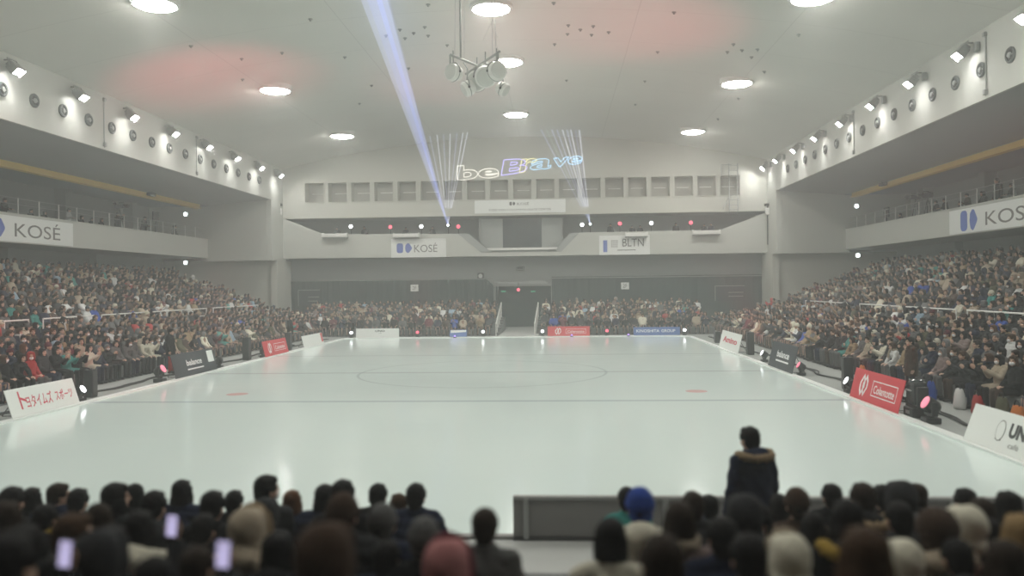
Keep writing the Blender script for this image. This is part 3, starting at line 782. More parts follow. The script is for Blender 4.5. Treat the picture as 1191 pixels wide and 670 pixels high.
def shape(t, f, poly, m, name='emblem'):
    b = MB(); b.prism(poly, lambda p: f(p[0], -.003, p[1]), lambda p: f(p[0], 0, p[1])); return b.build(name, m, t)
def frame_line(t, f, x0, z0, x1, z1, w, m):
    b = MB()
    for a in ([(x0,z0),(x1,z0),(x1,z0+w),(x0,z0+w)], [(x0,z1-w),(x1,z1-w),(x1,z1),(x0,z1)], [(x0,z0),(x0+w,z0),(x0+w,z1),(x0,z1)], [(x1-w,z0),(x1,z0),(x1,z1),(x1-w,z1)]):
        b.prism(a, lambda p: f(p[0], -.003, p[1]), lambda p: f(p[0], 0, p[1]))
    b.build('lettering_border', m, t)
def knot(t, f, cx, cz, s, m):
    """two interlaced hexagonal links"""
    b = MB(); w = .085
    for dx in (-.19, .19):
        out = [(dx-.32,.10),(dx+.06,.60),(dx+.30,.28),(dx+.32,-.10),(dx-.06,-.60),(dx-.30,-.28)]
        cxm = sum(p[0] for p in out)/6
        inn = [((p[0]-dx)*.60+dx, p[1]*.66) for p in out]
        for i in range(6):
            a, c = out[i], out[(i+1) % 6]; d, e = inn[(i+1) % 6], inn[i]
            b.prism([(cx+q[0]*s, cz+q[1]*s) for q in (a, c, d, e)], lambda p: f(p[0], -.004, p[1]), lambda p: f(p[0], 0, p[1]))
    b.build('emblem', m, t)
def red_board(edge, p0, p1, h, label):
    t, L, f = edge_board(edge, p0, p1, h, M['red_board'], label)
    knot(t, f, L*.25, h*.5, h*.62, M['ink_white'])
    write(t, f, 'Colantotte', L*.47, h*.34, L*.40, h*.26, M['ink_white'], .01)
    frame_line(t, f, L*.43, h*.24, L*.91, h*.74, h*.03, M['ink_white'])
    return t
# left edge
t, L, f = edge_board('L', (15, 488), (93, 466), .72, M['white_board'], 'white leaning board with red katakana at the left edge of the ice, nearest board there', 18)
write(t, f, 'ト', L*.15, .17, L*.10, .46, M['ink_red'], .012)
write(t, f, 'ヨタイムズ', L*.235, .17, L*.375, .33, M['ink_red'], .010)
write(t, f, 'スポーツ', L*.66, .2, L*.27, .28, M['ink_red'], .010)
t, L, f = edge_board('L', (205, 440), (253, 426), .85, M['navy_board'], 'black leaning board with pale slanted lettering at the left edge of the ice')
write(t, f, 'balance', L*.30, .36, L*.36, .22, M['ink_white'], .02); shape(t, f, [(L*.3,.2),(L*.68,.2),(L*.68,.25),(L*.3,.25)], M['ink_white'], 'underline')
shape(t, f, [(L*.82,.34),(L*.97,.34),(L*.97,.78),(L*.82,.78)], M['white_board'], 'paper_sheet')
red_board('L', (309, 417), (336, 410), .72, 'small red leaning board with a white linked emblem, left edge towards the far end')
t, L, f = edge_board('L', (354, 404), (377, 397), .62, M['white_board'], 'small plain white leaning board at the far left corner of the ice')
shape(t, f, [(L*.9,.1),(L*.99,.1),(L*.99,.6),(L*.9,.6)], M['red_board'], 'red_stripe')
# far edge
t, L, f = edge_board('F', (414, 394.5), (464, 394.3), .56, M['white_board'], 'white board with small dark lettering standing at the far edge of the ice', 6)
write(t, f, 'UNO', L*.45, .34, L*.22, .12, M['ink_black'], .03); write(t, f, 'cafe', L*.53, .24, L*.06, .05, M['ink_black'])
t, L, f = edge_board('F', (523, 394), (543, 393.8), .45, M['blue_board'], 'small pale blue board at the far edge left of the walkway', 20)
shape(t, f, [(.05,.25),(L*.95,.30),(L*.95,.43),(.05,.43)], M['white_board'], 'white_panel')
red_board('F', (637, 392), (686, 391.8), .60, 'red board with a white linked emblem at the far edge of the ice')
t, L, f = edge_board('F', (737, 391.6), (791, 391.4), .5, M['blue_board'], 'blue board with white lettering at the far right edge of the ice', 6)
write(t, f, 'KINOSHITA', L*.06, .18, L*.5, .18, M['ink_white'], .02); write(t, f, 'GROUP', L*.6, .18, L*.3, .18, M['ink_white'], .02)
# right edge (board x runs from far to near)
t, L, f = edge_board('R', (836, 404), (858, 413.5), .85, M['white_board'], 'small white leaning board with red lettering, right edge towards the far end')
write(t, f, 'Amino', L*.15, .32, L*.7, .28, M['ink_red'], .03)
t, L, f = edge_board('R', (893, 425), (921, 437), .95, M['navy_board'], 'black leaning board with pale slanted lettering at the right edge of the ice')
write(t, f, 'balance', L*.28, .42, L*.48, .24, M['ink_white'], .02); shape(t, f, [(L*.28,.26),(L*.78,.26),(L*.78,.32),(L*.28,.32)], M['ink_white'], 'underline')
red_board('R', (988, 460.5), (1044, 484), .80, 'large red leaning board with a white linked emblem at the right edge of the ice')
t, L, f = edge_board('R', (1120, 517), (1215, 557), .74, M['white_board'], 'white leaning board with outlined dark capitals at the near right corner of the ice', 20)
write(t, f, 'UNO', L*.52, .30, L*.30, .27, M['ink_black'], .05); write(t, f, 'café', L*.56, .12, L*.12, .10, M['ink_grey'])
shape(t, f, [(L*.42+.14*cos(a), .38+.2*sin(a)) for a in [2*pi*i/20 for i in range(20)]], M['ink_grey'], 'emblem')
b = MB(); b.prism([(L*.42+.125*cos(a), .38+.18*sin(a)) for a in [2*pi*i/20 for i in range(20)]], lambda p: f(p[0], -.006, p[1]), lambda p: f(p[0], 0, p[1])); b.build('emblem_field', M['white_board'], t)
shape(t, f, [(L*.38,.20),(L*.46,.20),(L*.44,.25),(L*.40,.25)], M['ink_black'], 'emblem_detail')

# ================================================================== STAGE LIGHTS, SPEAKERS
def stage_light(lens, s=1.0):
    """short yoke light on a base, lens to local -y, tilted up"""
    t = thing('stage_light', '', 'light')
    b = MB(); b.rbox((0,0,.06*s), (.30*s,.30*s,.12*s), .02*s); b.lathe([(.08*s,.12*s),(.07*s,.17*s)], 14); b.build('base', M['black'], t)
    b = MB()
    for q in (-1, 1): b.rbox((q*.17*s, 0, .30*s), (.04*s,.12*s,.28*s), .012*s)
    b.rbox((0,0,.18*s), (.36*s,.12*s,.05*s), .012*s); b.build('yoke', M['black'], t)
    rot = Matrix.Rotation(R(90-30), 3, 'X')
    b = MB(); c = (0,0,.36*s)
    b.lathe([(.09*s,-.17*s),(.13*s,-.12*s),(.145*s,0),(.15*s,.12*s),(.13*s,.125*s)], 20, rot, c); b.build('head', M['black'], t, True, 40)
    b = MB(); b.lathe([(.125*s,.10*s),(.13*s,.135*s),(.08*s,.155*s),(.02*s,.16*s)], 20, rot, c); b.build('lens', lens, t, True)
    return t
def speaker_box(w, d, h, label, loc, rz):
    t = thing('loudspeaker', label, 'speaker', loc, rz)
    b = MB(); b.rbox((0,0,h/2), (w,d,h), .02); b.build('cabinet', M['black'], t)
    b = MB(); b.rbox((0,-d/2-.004,h*.5), (w*.86,.012,h*.86), .004); b.build('grille', M['dark_metal'], t)
    b = MB(); b.rbox((0,0,h+.015), (w*.5,.05,.03), .01); b.build('handle', M['dark_metal'], t)
    return t
def on_edge(edge, px, py):
    if edge == 'F': p = at(px, py, 1, YFAR+.4); return (p.x, YFAR+.4, 0), 0
    X = XL-.42 if edge == 'L' else XR+.42
    p = at(px, py, 0, X); return (X, p.y, 0), (pi/2 if edge == 'L' else -pi/2)
lights = [('L', 93, 463, 'white_light', 'white stage light beside the white katakana board, left edge of the ice'),
 ('L', 186, 442, 'pink_light', 'round red stage light alone on the left edge of the ice'),
 ('L', 306, 417, 'pink_light', 'red stage light beside the small red board, left edge of the ice'),
 ('L', 255, 424, 'black', 'unlit stage light beside the black board, left edge of the ice'),
 ('F', 409, 394, 'white_light', 'white stage light left of the white board at the far edge'),
 ('F', 486, 393.5, 'red_light', 'red stage light at the far edge, left of the walkway'),
 ('F', 562, 393, 'white_light', 'white stage light at the far edge just left of the walkway'),
 ('F', 631, 392, 'white_light', 'white stage light at the far edge just right of the walkway'),
 ('F', 706, 391.5, 'red_light', 'red stage light at the far edge, right of the red board'),
 ('F', 796, 391, 'white_light', 'white stage light at the far right corner of the ice'),
 ('R', 889, 421, 'white_light', 'white stage light beside the black board, right edge of the ice'),
 ('R', 932, 441, 'pink_light', 'red stage light between the black and red boards, right edge'),
 ('R', 988, 459, 'white_light', 'white stage light just beyond the large red board, right edge of the ice'),
 ('R', 1083, 503, 'pink_light', 'round red stage light nearest on the right edge of the ice')]
LP = {}
EXTRA_LIGHT = (CX+HB+.08, 20, 6.84)  # unseen fixture, added to carry the red tint of the left stand
for e, px_, py_, ln, lab in lights:
    loc, rz = on_edge(e, px_, py_)
    key = (ln, e == 'F')
    s = {'F': .8, 'L': .85, 'R': .85}[e]
    if ln == 'pink_light' and px_ in (186, 1083): s = 1.1; key = (ln, 's')
    if key not in LP: LP[key] = o = stage_light(M[ln], s); o.location = loc; o.rotation_euler = (0,0,rz)
    else: o = dup(LP[key], loc, rz)
    o['label'] = lab; o['group'] = 'stage lights along the ice edge'
o = dup(LP[('pink_light', 's')], EXTRA_LIGHT, -pi/2, 'added red stage light on the right balcony parapet, unseen, tinting the left stand')
for e, px_, py_, w_, h_, lab in (('L',115,462,.27,.82,'tall black loudspeaker at the left edge beyond the katakana board'), ('L',297,418,.34,1.0,'tall black loudspeaker at the left edge beside the small red board'),
        ('L',341,408,.32,.9,'black loudspeaker on the left edge near the far corner'), ('R',976,457,.22,.95,'tall slim black loudspeaker on the right edge beyond the large red board'),
        ('R',864,418,.36,1.0,'black loudspeaker on the right edge beside the small white board'), ('R',829,401,.45,.6,'low black loudspeaker at the far right corner of the ice')):
    loc, rz = on_edge(e, px_, py_); speaker_box(w_, .28, h_, lab, (loc[0]+(-.25 if e == 'L' else .25), loc[1]+{297:-.35, 864:-.35}.get(px_, 0), 0), rz)
# big moving head by the right edge
def moving_head(label, loc, rz):
    t = thing('moving_head_light', label, 'light', loc, rz)
    b = MB(); b.rbox((0,0,.11), (.52,.44,.22), .03); b.build('base', M['black'], t)
    b = MB()
    for q in (-1, 1): b.rbox((q*.27,0,.46), (.09,.26,.52), .03)
    b.rbox((0,0,.25), (.60,.30,.08), .02); b.build('yoke', M['black'], t)
    b = MB(); b.rbox((0,0,.56), (.42,.36,.56), .1); b.build('head', M['black'], t)
    rot = Matrix.Rotation(R(20), 3, 'X'); b = MB(); b.lathe([(.17,.80),(.17,.86),(.15,.87)], 24); b.build('lens', M['glass_dark'], t)
    b = MB(); b.rbox((.0,-.226,.11), (.2,.012,.08), .004); b.build('display', M['steel'], t)
    b = MB(); b.tube((-.12,-.2,.62), (.12,-.2,.62), .02); b.build('handle', M['steel'], t)
loc, rz = on_edge('R', 1062, 494); moving_head('large black moving-head stage light beside the large red board', (loc[0]+.1, loc[1], 0), rz)
for px_, py_, lab in ((665,391.6,'tiny violet marker light at the foot of the far red board'), (731,391,'tiny violet marker light at the left end of the far blue board'), (529,393,'tiny violet marker light at the small far board')):
    p = at(px_, py_, 1, YFAR-.02); t = thing('marker_light', lab, 'light', (p.x, YFAR-.03, .02)); b = MB(); b.lathe([(.09,0),(.09,.03),(.05,.05)], 14); b.build('base', M['black'], t); b = MB(); b.ell((0,0,.08), (.07,.07,.06)); b.build('lens', M['violet_light'], t)
# cables along both edges
for X, ys, lab in ((XL-1.15, (12, 49), 'black cable lying along the left edge of the ice'), (XR+1.15, (12, 49), 'black cable lying along the right edge of the ice')):
    pts = []
    y = ys[0]
    while y < ys[1]: pts.append((X+.12*sin(y*1.3)+.06*sin(y*3.1), y, .03)); y += .4
    b = MB(); b.path(pts, .028, 6); b.path([(p[0]+.1+.05*sin(p[1]*2), p[1], .025) for p in pts], .02, 6); tag(b.build('cable', M['cable']), lab, 'cable')
# exit signs and red lamp in the tunnel
for px_, py_, lab in ((585.5,339,'tiny green exit sign in the tunnel mouth, left one'), (620,339,'tiny green exit sign in the tunnel mouth, right one')):
    p = at(px_, py_, 1, 62.3); t = thing('exit_sign', lab, 'sign', (p.x, 62.3, p.z)); b = MB(); b.rbox((0,0,0), (.42,.08,.20), .01); b.build('case', M['dark_metal'], t); b = MB(); b.rbox((0,-.045,0), (.36,.012,.08), .004); b.build('panel', M['green_sign'], t)
p = at(603, 337, 1, 60.6); t = thing('red_lamp', 'glowing red lamp hanging in the middle of the tunnel mouth', 'lamp', (p.x, 60.6, p.z)); b = MB(); b.lathe([(.10,.0),(.14,.06),(.14,.2),(.05,.24)], 16, Matrix.Rotation(R(90),3,'X')); b.tube((0,-.1,.1), (0,-.1,.55), .02); b.build('housing', M['black'], t); b = MB(); b.ell((0,-.24,0), (.12,.05,.12)); b.build('lens', M['red_light'], t)
p = at(559, 321, 1, 61.4); t = thing('wall_speaker', 'small dark speaker on the grey wall above the left drape', 'speaker', (p.x, 61.4, p.z)); b = MB(); b.rbox((0,0,0), (.5,.3,.5), .08); b.build('cabinet', M['dark_metal'], t); b = MB(); b.lathe([(.13,.14),(.16,.17),(.08,.16)], 16, Matrix.Rotation(R(90),3,'X')); b.build('cone', M['steel'], t)
p = at(605, 312, 1, 61.4); t = thing('wall_box', 'small dark box on the grey wall above the tunnel', 'box', (p.x, 61.45, p.z)); b = MB(); b.rbox((0,0,0), (.6,.25,.32), .04); b.build('case', M['grey_metal'], t); b = MB(); b.rbox((0,-.13,0), (.44,.02,.2), .01); b.build('front', M['dark_metal'], t)

# ================================================================== FAR BALCONY LIGHTS, TRAYS, LASERS
BY = YF+.62; deck = DECK
def balcony_light(px_, py_, lens, lab):
    p = at(px_, py_, 1, BY); t = thing('balcony_light', lab, 'light', (p.x, BY, deck), 0, 'stage lights on the far balcony'); h = p.z-deck
    b = MB(); b.tube((0,.12,0), (0,.12,h-.1), .025); b.rbox((0,.12,.02), (.4,.4,.04), .01); b.build('stand', M['dark_metal'], t)
    b = MB(); b.lathe([(.08,-.28),(.13,-.2),(.16,0),(.15,.02)], 18, Matrix.Rotation(R(90),3,'X'), (0,.0,h)); b.rbox((0,.12,h-.14), (.34,.06,.05), .01); b.build('head', M['black'], t, True, 40)
    b = MB(); b.lathe([(.15,0),(.14,.05),(.04,.07)], 18, Matrix.Rotation(R(90),3,'X'), (0,0,h)); b.build('lens', lens, t, True)
for a in ((408,263.5,M['white_light'],'white light on the far balcony, leftmost of its lights'), (454,264,M['red_light'],'red light on the far balcony, leftmost of the red ones'), (490,263.5,M['white_light'],'white light on the far balcony left of the left laser'),
          (533,263.5,M['red_light'],'red light on the far balcony just right of the left laser'), (677,261.5,M['white_light'],'white light on the far balcony just left of the right laser'), (721,260,M['red_light'],'red light on the far balcony right of the right laser'),
          (757.5,259.5,M['white_light'],'white light on the far balcony, rightmost of the white ones'), (803.5,259,M['red_light'],'red light on the far balcony, rightmost of its lights')): balcony_light(*a)
for x0_, x1_, py_, lab in ((376,405,276,'white tray hung on the far parapet, leftmost'), (458,488,276,'white tray hung on the far parapet above the left banner'), (727,753,275,'white tray hung on the far parapet above the right banner'), (805,837,272.5,'white tray hung on the far parapet, rightmost')):
    a, b_ = at(x0_, py_, 1, YF-.1), at(x1_, py_, 1, YF-.1); t = thing('equipment_tray', lab, 'tray', (a.x, YF-.03, a.z)); w_ = b_.x-a.x
    b = MB(); b.rbox((w_/2,-.25,.0), (w_,.5,.05), .012); b.rbox((w_/2,-.49,.14), (w_,.03,.2), .01); b.build('shelf', M['white_metal'], t)
    b = MB(); b.rbox((w_/2,-.25,-.06), (w_,.46,.05), .01); b.build('underside', M['grey_metal'], t)
    for q in (.04, w_-.04): b = MB(); b.rbox((q,-.22,.12), (.06,.5,.36), .01); b.build('bracket', M['white_metal'], t)
def laser(px_, py_, lab, beams):
    p = at(px_, py_, 1, BY); t = thing('laser_projector', lab, 'laser', (p.x, BY, deck)); h = p.z-deck; o3 = Vector((p.x, BY, p.z))
    b = MB(); b.rbox((0,.22,h), (.34,.42,.24), .03); b.build('housing', M['black'], t)
    b = MB(); b.tube((0,.22,0), (0,.22,h-.12), .03); b.rbox((0,.22,.02), (.45,.45,.04), .01); b.build('stand', M['dark_metal'], t)
    b = MB(); b.ell((0,-.0,h), (.09,.05,.09)); b.build('aperture', M['small_light'], t)
    for ex, ey, ez, r0, r1, mm in beams:
        z = 13.8
        if ey is not None:
            e = at(ex, ey, 1, ez)
            if ey < 100: e = at(ex, ey, 2, 13.9)
        d = e-Vector((p.x, BY, 0))
        b = MB(); b.tube((0,0,h), (e.x-p.x, e.y-BY, e.z-deck), r0, r1, 8, cap=False); b.build('beam', mm, t)
bb_ = beam_mat('blue_beam', (.14,.22,1.), .035); bb2 = beam_mat('blue_core_beam', (.12,.22,1.), .07); wb = beam_mat('pale_beam', (.55,.62,1.), .08); wb2 = beam_mat('white_beam', (.80,.85,1.), .13); gb = beam_mat('greenish_beam', (.5,.9,.8), .03)
laser(521, 262, 'laser projector on the far balcony sending a blue beam up to the left',
      [(437,-10,30,.05,.42,bb_), (438,-10,30,.03,.10,bb2), (430,-16,29,.05,.5,wb)]+[(x_, 139, 56.5, .02, .045, m_) for x_, m_ in ((496,wb),(506,wb2),(515,wb),(524,wb2),(533,wb),(541,wb2),(547,wb2))])
laser(686.5, 260.5, 'laser projector on the far balcony sending a pale fan of beams up',
      [(x_, 137, 56.5, .02, .06, m_) for x_, m_ in ((622,wb),(629,gb),(636,wb),(643,wb),(650,wb2),(656,wb),(661,wb2),(667,bb_),(672,wb2))])
# laser writing projected on the far wall, its light modelled as glowing outline tubes
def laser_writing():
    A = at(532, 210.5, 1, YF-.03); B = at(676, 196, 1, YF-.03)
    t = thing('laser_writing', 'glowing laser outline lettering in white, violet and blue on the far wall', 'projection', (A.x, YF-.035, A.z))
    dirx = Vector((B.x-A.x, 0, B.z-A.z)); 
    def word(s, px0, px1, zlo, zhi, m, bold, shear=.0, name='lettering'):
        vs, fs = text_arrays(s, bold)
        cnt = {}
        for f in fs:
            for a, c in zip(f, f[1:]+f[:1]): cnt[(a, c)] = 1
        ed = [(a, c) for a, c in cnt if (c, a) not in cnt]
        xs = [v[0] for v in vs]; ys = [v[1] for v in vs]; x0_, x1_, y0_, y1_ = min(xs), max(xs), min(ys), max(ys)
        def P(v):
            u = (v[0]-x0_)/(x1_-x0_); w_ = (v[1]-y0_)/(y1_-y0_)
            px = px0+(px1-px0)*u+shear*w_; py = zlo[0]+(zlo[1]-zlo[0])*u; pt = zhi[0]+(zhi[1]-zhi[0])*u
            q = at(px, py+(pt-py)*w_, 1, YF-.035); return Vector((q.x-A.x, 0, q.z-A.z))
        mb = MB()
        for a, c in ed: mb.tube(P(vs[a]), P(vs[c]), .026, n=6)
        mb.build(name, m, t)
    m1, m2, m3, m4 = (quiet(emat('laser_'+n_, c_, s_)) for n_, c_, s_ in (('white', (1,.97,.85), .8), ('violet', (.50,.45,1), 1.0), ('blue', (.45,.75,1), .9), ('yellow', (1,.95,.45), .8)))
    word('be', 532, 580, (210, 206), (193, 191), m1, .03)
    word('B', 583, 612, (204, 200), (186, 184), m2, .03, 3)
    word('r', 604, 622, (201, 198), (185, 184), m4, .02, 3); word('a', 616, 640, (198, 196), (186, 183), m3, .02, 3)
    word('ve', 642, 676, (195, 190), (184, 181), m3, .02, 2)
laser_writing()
# ladder cage at the right end of the openings
a, b_ = at(841, 248, 1, YF-.3), at(858, 190, 1, YF-.3); t = thing('ladder', 'grey metal ladder with a landing below the rightmost window opening', 'ladder', (a.x, YF-.32, a.z)); w_, h_ = b_.x-a.x, b_.z-a.z
for q in (.45, w_*.98):
    b = MB(); b.tube((q,0,0), (q,0,h_), .035); b.build('stile', M['grey_metal'], t)
for k in range(10): b = MB(); b.tube((.45,0,.25+k*(h_-.4)/9), (w_*.98,0,.25+k*(h_-.4)/9), .02); b.build('rung', M['grey_metal'], t)
b = MB(); b.tube((-.1,0,h_*.98), (w_*.6,0,h_*.98), .03); b.tube((-.1,0,h_*.70), (-.1,0,h_*.98), .03); b.tube((-.1,0,h_*.7), (.45,0,h_*.7), .03); b.path([(0,0,.3),(.45,0,1.2)], .03); b.build('landing_rail', M['grey_metal'], t)
for side, px_ in (('left', 325), ('right', 893)):
    p = at(px_, 246, 1, YF-.4); t = thing('pole_speaker', 'small white speaker with a dark mount on the %s corner pier of the far wall' % side, 'speaker', (p.x, YF-.4, p.z))
    b = MB(); b.rbox((0,0,0), (.34,.3,.5), .05); b.build('cabinet', M['white_metal'], t)
    b = MB(); b.rbox((0,.02,.5), (.42,.3,.2), .05); b.tube((0,.1,.2), (0,.1,.5), .04); b.tube((0,.12,-.2), (0,.12,-2.4), .04); b.build('mount', M['dark_metal'], t)

# ================================================================== BALCONY RAILINGS, STAND RAILINGS, SMALL LIGHTS
for sgn, side in ((-1,'left'), (1,'right')):
    X = CX+sgn*(HB+.1); y0_, y1_ = 18, YE-.3
    t = thing('balcony_railing', 'thin pale posts and rail on top of the %s balcony parapet' % side, 'railing', (X, y0_, 6.84))
    n = int((y1_-y0_)/1.55)
    for k in range(n+1):
        b = MB(); b.tube((0, k*1.55, 0), (0, k*1.55, .75), .028); b.build('post', M['white_metal'], t)
    b = MB(); b.tube((0,0,.45), (0,y1_-y0_,.45), .012); b.tube((0,0,.74), (0,y1_-y0_,.74), .014); b.build('rail', M['steel'], t)
for sgn, side, segs in ((1,'right',[(937,985),(1000,1046),(1054,1112),(1125,1230)]), (-1,'left',[(-60,33),(50,112),(118,170),(178,240),(248,300)])):
    X = CX+sgn*17.65
    words_ = {'right': ['farthest section','third section from the near end','second section from the near end','nearest section'], 'left': ['nearest section','second section from the near end','third section from the near end','fourth section from the near end','farthest section']}[side]
    for (a, b_), w_ in zip(segs, words_):
        ya, yb = sorted((at(a, 360, 0, X).y, at(b_, 360, 0, X).y))
        if ya < 15: ya = 15
        t = thing('stand_railing', 'pale metal railing of the %s stand, %s' % (side, w_), 'railing', (X, ya, 1.15)); L = yb-ya
        b = MB(); b.tube((0,0,.92), (0,L,.92), .032); b.tube((0,0,.5), (0,L,.5), .018); b.build('rail', M['white_metal'], t)
        n = max(1, round(L/1.6))
        for k in range(n+1): b = MB(); b.tube((0,L*k/n,0), (0,L*k/n,.92), .028); b.build('post', M['white_metal'], t)
# stair rails either side of the tunnel
for px0_, px1_, lab in ((577,583,'white stair rail on the left side of the tunnel walkway'), (622,626,'white stair rail on the right side of the tunnel walkway')):
    a = at(px0_, 388, 1, 51.0); b_ = at(px1_, 352, 1, 58.2); t = thing('stair_rail', lab, 'railing', (a.x, 51.0, 0)); d = Vector((b_.x-a.x, 7.2, 0))
    b = MB(); b.tube((0,0,.75), d+Vector((0,0,b_.z)), .045); b.build('handrail', M['white_metal'], t)
    for k in range(6): q = d*(k/5); b = MB(); b.tube(q, q+Vector((0,0,.75+(b_.z-.75)*k/5)), .035); b.build('post', M['white_metal'], t)
for px_, py_, sgn, lab in ((215,249,-1,'small bright white lamp at the far end of the left balcony'), (215,305.5,-1,'small bright white lamp under the far end of the left balcony'), (997,239.5,1,'small bright white lamp at the far end of the right balcony'), (998.5,297,1,'small bright white lamp under the far end of the right balcony')):
    p = at(px_, py_, 1, YE-.25); t = thing('wall_lamp', lab, 'lamp', (p.x, YE-.02, p.z)); b = MB(); b.rbox((0,-.06,0), (.34,.12,.34), .03); b.build('case', M['white_metal'], t); b = MB(); b.ell((0,-.14,0), (.14,.06,.14)); b.build('lens', M['small_light'], t)
for sgn, px_, py_, lab in ((-1,176,226,'small dark camera under the yellow beam on the left'), (1,1027,214,'small dark camera under the yellow beam on the right')):
    p = at(px_, py_, 0, CX+sgn*(HB-.25)); t = thing('ceiling_camera', lab, 'camera', (p.x, p.y, p.z)); b = MB(); b.rbox((0,0,0), (.3,.7,.22), .06); b.build('body', M['dark_metal'], t); b = MB(); b.tube((0,0,.05), (0,0,9.27-p.z), .04); b.build('mount', M['grey_metal'], t)
# ================================================================== PEOPLE
def evaluated(mb, voxel, smooth=0, ratio=None, noise=None):
    me = mb.mesh('t', [M['skin']])
    o = bpy.data.objects.new('t', me); COL.objects.link(o)
    md = o.modifiers.new('r', 'REMESH'); md.mode = 'VOXEL'; md.voxel_size = voxel; md.use_smooth_shade = True
    if smooth:
        md = o.modifiers.new('s', 'SMOOTH'); md.factor = .5; md.iterations = smooth
    if ratio:
        md = o.modifiers.new('d', 'DECIMATE'); md.ratio = ratio; md.use_collapse_triangulate = True
    dg = bpy.context.evaluated_depsgraph_get(); dg.update()
    out = bpy.data.meshes.new_from_object(o.evaluated_get(dg))
    bpy.data.objects.remove(o); bpy.data.meshes.remove(me)
    if noise:
        n = len(out.vertices); co_ = np.empty(n*3, np.float32); no_ = np.empty(n*3, np.float32)
        out.vertices.foreach_get('co', co_); out.vertices.foreach_get('normal', no_)
        co_ = co_.reshape(-1,3); no_ = no_.reshape(-1,3); co_ += no_*noise(co_)[:,None]; out.vertices.foreach_set('co', co_.ravel()); out.update()
    return out
def reduced(me, faces):
    o = bpy.data.objects.new('t', me); COL.objects.link(o)
    md = o.modifiers.new('d', 'DECIMATE'); md.ratio = min(1, faces/max(1, len(me.polygons)*2)); md.use_collapse_triangulate = True
    tr = o.modifiers.new('t', 'TRIANGULATE')
    dg = bpy.context.evaluated_depsgraph_get(); dg.update(); out = bpy.data.meshes.new_from_object(o.evaluated_get(dg))
    bpy.data.objects.remove(o); return out

POSES = {}
def seated(lean=0., arms='lap', yaw=0., tilt=0.):
    J = dict(seat=True, P=Vector((0,-.02,.53)), C=Vector((0,-.03+lean*.5,.84-lean*.12)), N=Vector((0,-.01+lean,1.07-lean*.3)))
    J['Hd'] = J['N']+Vector((0,.02+lean*.12,.135)); J['yaw'] = yaw; J['tilt'] = tilt
    for s in (-1, 1):
        S = J['N']+Vector((s*.165,-.03,-.06))
        if arms == 'lap': E, Wr, d, n = (s*.235,.03+lean*.6,.77-lean*.3), (s*.10,.25+lean*.3,.635), (-s*.6,.8,-.1), (0,0,-1)
        elif arms == 'clap': E, Wr, d, n = (s*.23,.12+lean,.80), (s*.055,.32+lean,.95), (-s*.05,.6,.8), (-s,0,0)
        elif arms == 'crossed': E, Wr, d, n = (s*.225,.10+lean,.80), (-s*.04,.23+lean,.83+.03*s), (-s,.1,0), (0,-1,0)
        elif arms == 'knees': E, Wr, d, n = (s*.24,.12+lean*.7,.72), (s*.12,.36,.62), (0,.95,-.3), (0,0,-1)
        elif arms == 'phone': E, Wr, d, n = (s*.19,.18+lean,.85), (s*.045,.33+lean,1.07), (-s*.1,.25,.95), (-s*.6,-.75,.1)
        elif arms == 'phone_side': 
            if s > 0: E, Wr, d, n = (.23,.20+lean,.92), (.20,.36+lean,1.12), (-.1,.2,.97), (-.3,-.95,.1)
            else: E, Wr, d, n = (-.235,.03,.77), (-.10,.25,.635), (.6,.8,-.1), (0,0,-1)
        J[s] = dict(S=S, E=Vector(E), W=Vector(Wr), d=Vector(d).normalized(), n=Vector(n).normalized(),
                    Hp=Vector((s*.085,0,.52)), K=Vector((s*.115,.43,.525)), A=Vector((s*.115,.41,.10)), T=Vector((s*.13,.56,.045)))
    return J
def standing(arms='relax', yaw=0., tilt=0., lean=0.):
    J = dict(seat=False, P=Vector((0,-.01,.93)), C=Vector((0,-.01+lean*.5,1.2)), N=Vector((0,0+lean,1.42)))
    J['Hd'] = J['N']+Vector((0,.02,.135)); J['yaw'] = yaw; J['tilt'] = tilt
    for s in (-1, 1):
        S = J['N']+Vector((s*.165,-.03,-.06))
        if arms == 'relax': E, Wr, d, n = (s*.225,-.03,1.10), (s*.235,.05,.86), (0,.15,-1), (-s,0,0)
        elif arms == 'rail': E, Wr, d, n = (s*.23,.08,1.12), (s*.15,.34,1.10), (0,1,-.1), (0,0,-1)
        elif arms == 'camera': E, Wr, d, n = (s*.23,.15,1.22), (s*.10,.30,1.42), (-s*.3,.5,.8), (-s*.8,-.3,0)
        J[s] = dict(S=S, E=Vector(E), W=Vector(Wr), d=Vector(d).normalized(), n=Vector(n).normalized(),
                    Hp=Vector((s*.085,0,.90)), K=Vector((s*.095,.02,.49)), A=Vector((s*.10,-.01,.09)), T=Vector((s*.12,.15,.04)))
    return J
for k, v in dict(lap=seated(0,'lap'), lap_left=seated(.03,'lap',38,0), lap_right=seated(.02,'lap',-40,0), clap=seated(.03,'clap'), clap_right=seated(.0,'clap',-25),
                 crossed=seated(0,'crossed',10), knees=seated(.16,'knees',0,-5), phone=seated(.02,'phone',0,-8), phone_side=seated(.02,'phone_side',8,-5), back=seated(0,'lap',150),
                 stand=standing('relax'), rail=standing('rail',12,-6,.06), shoot=standing('camera')).items(): POSES[k] = v

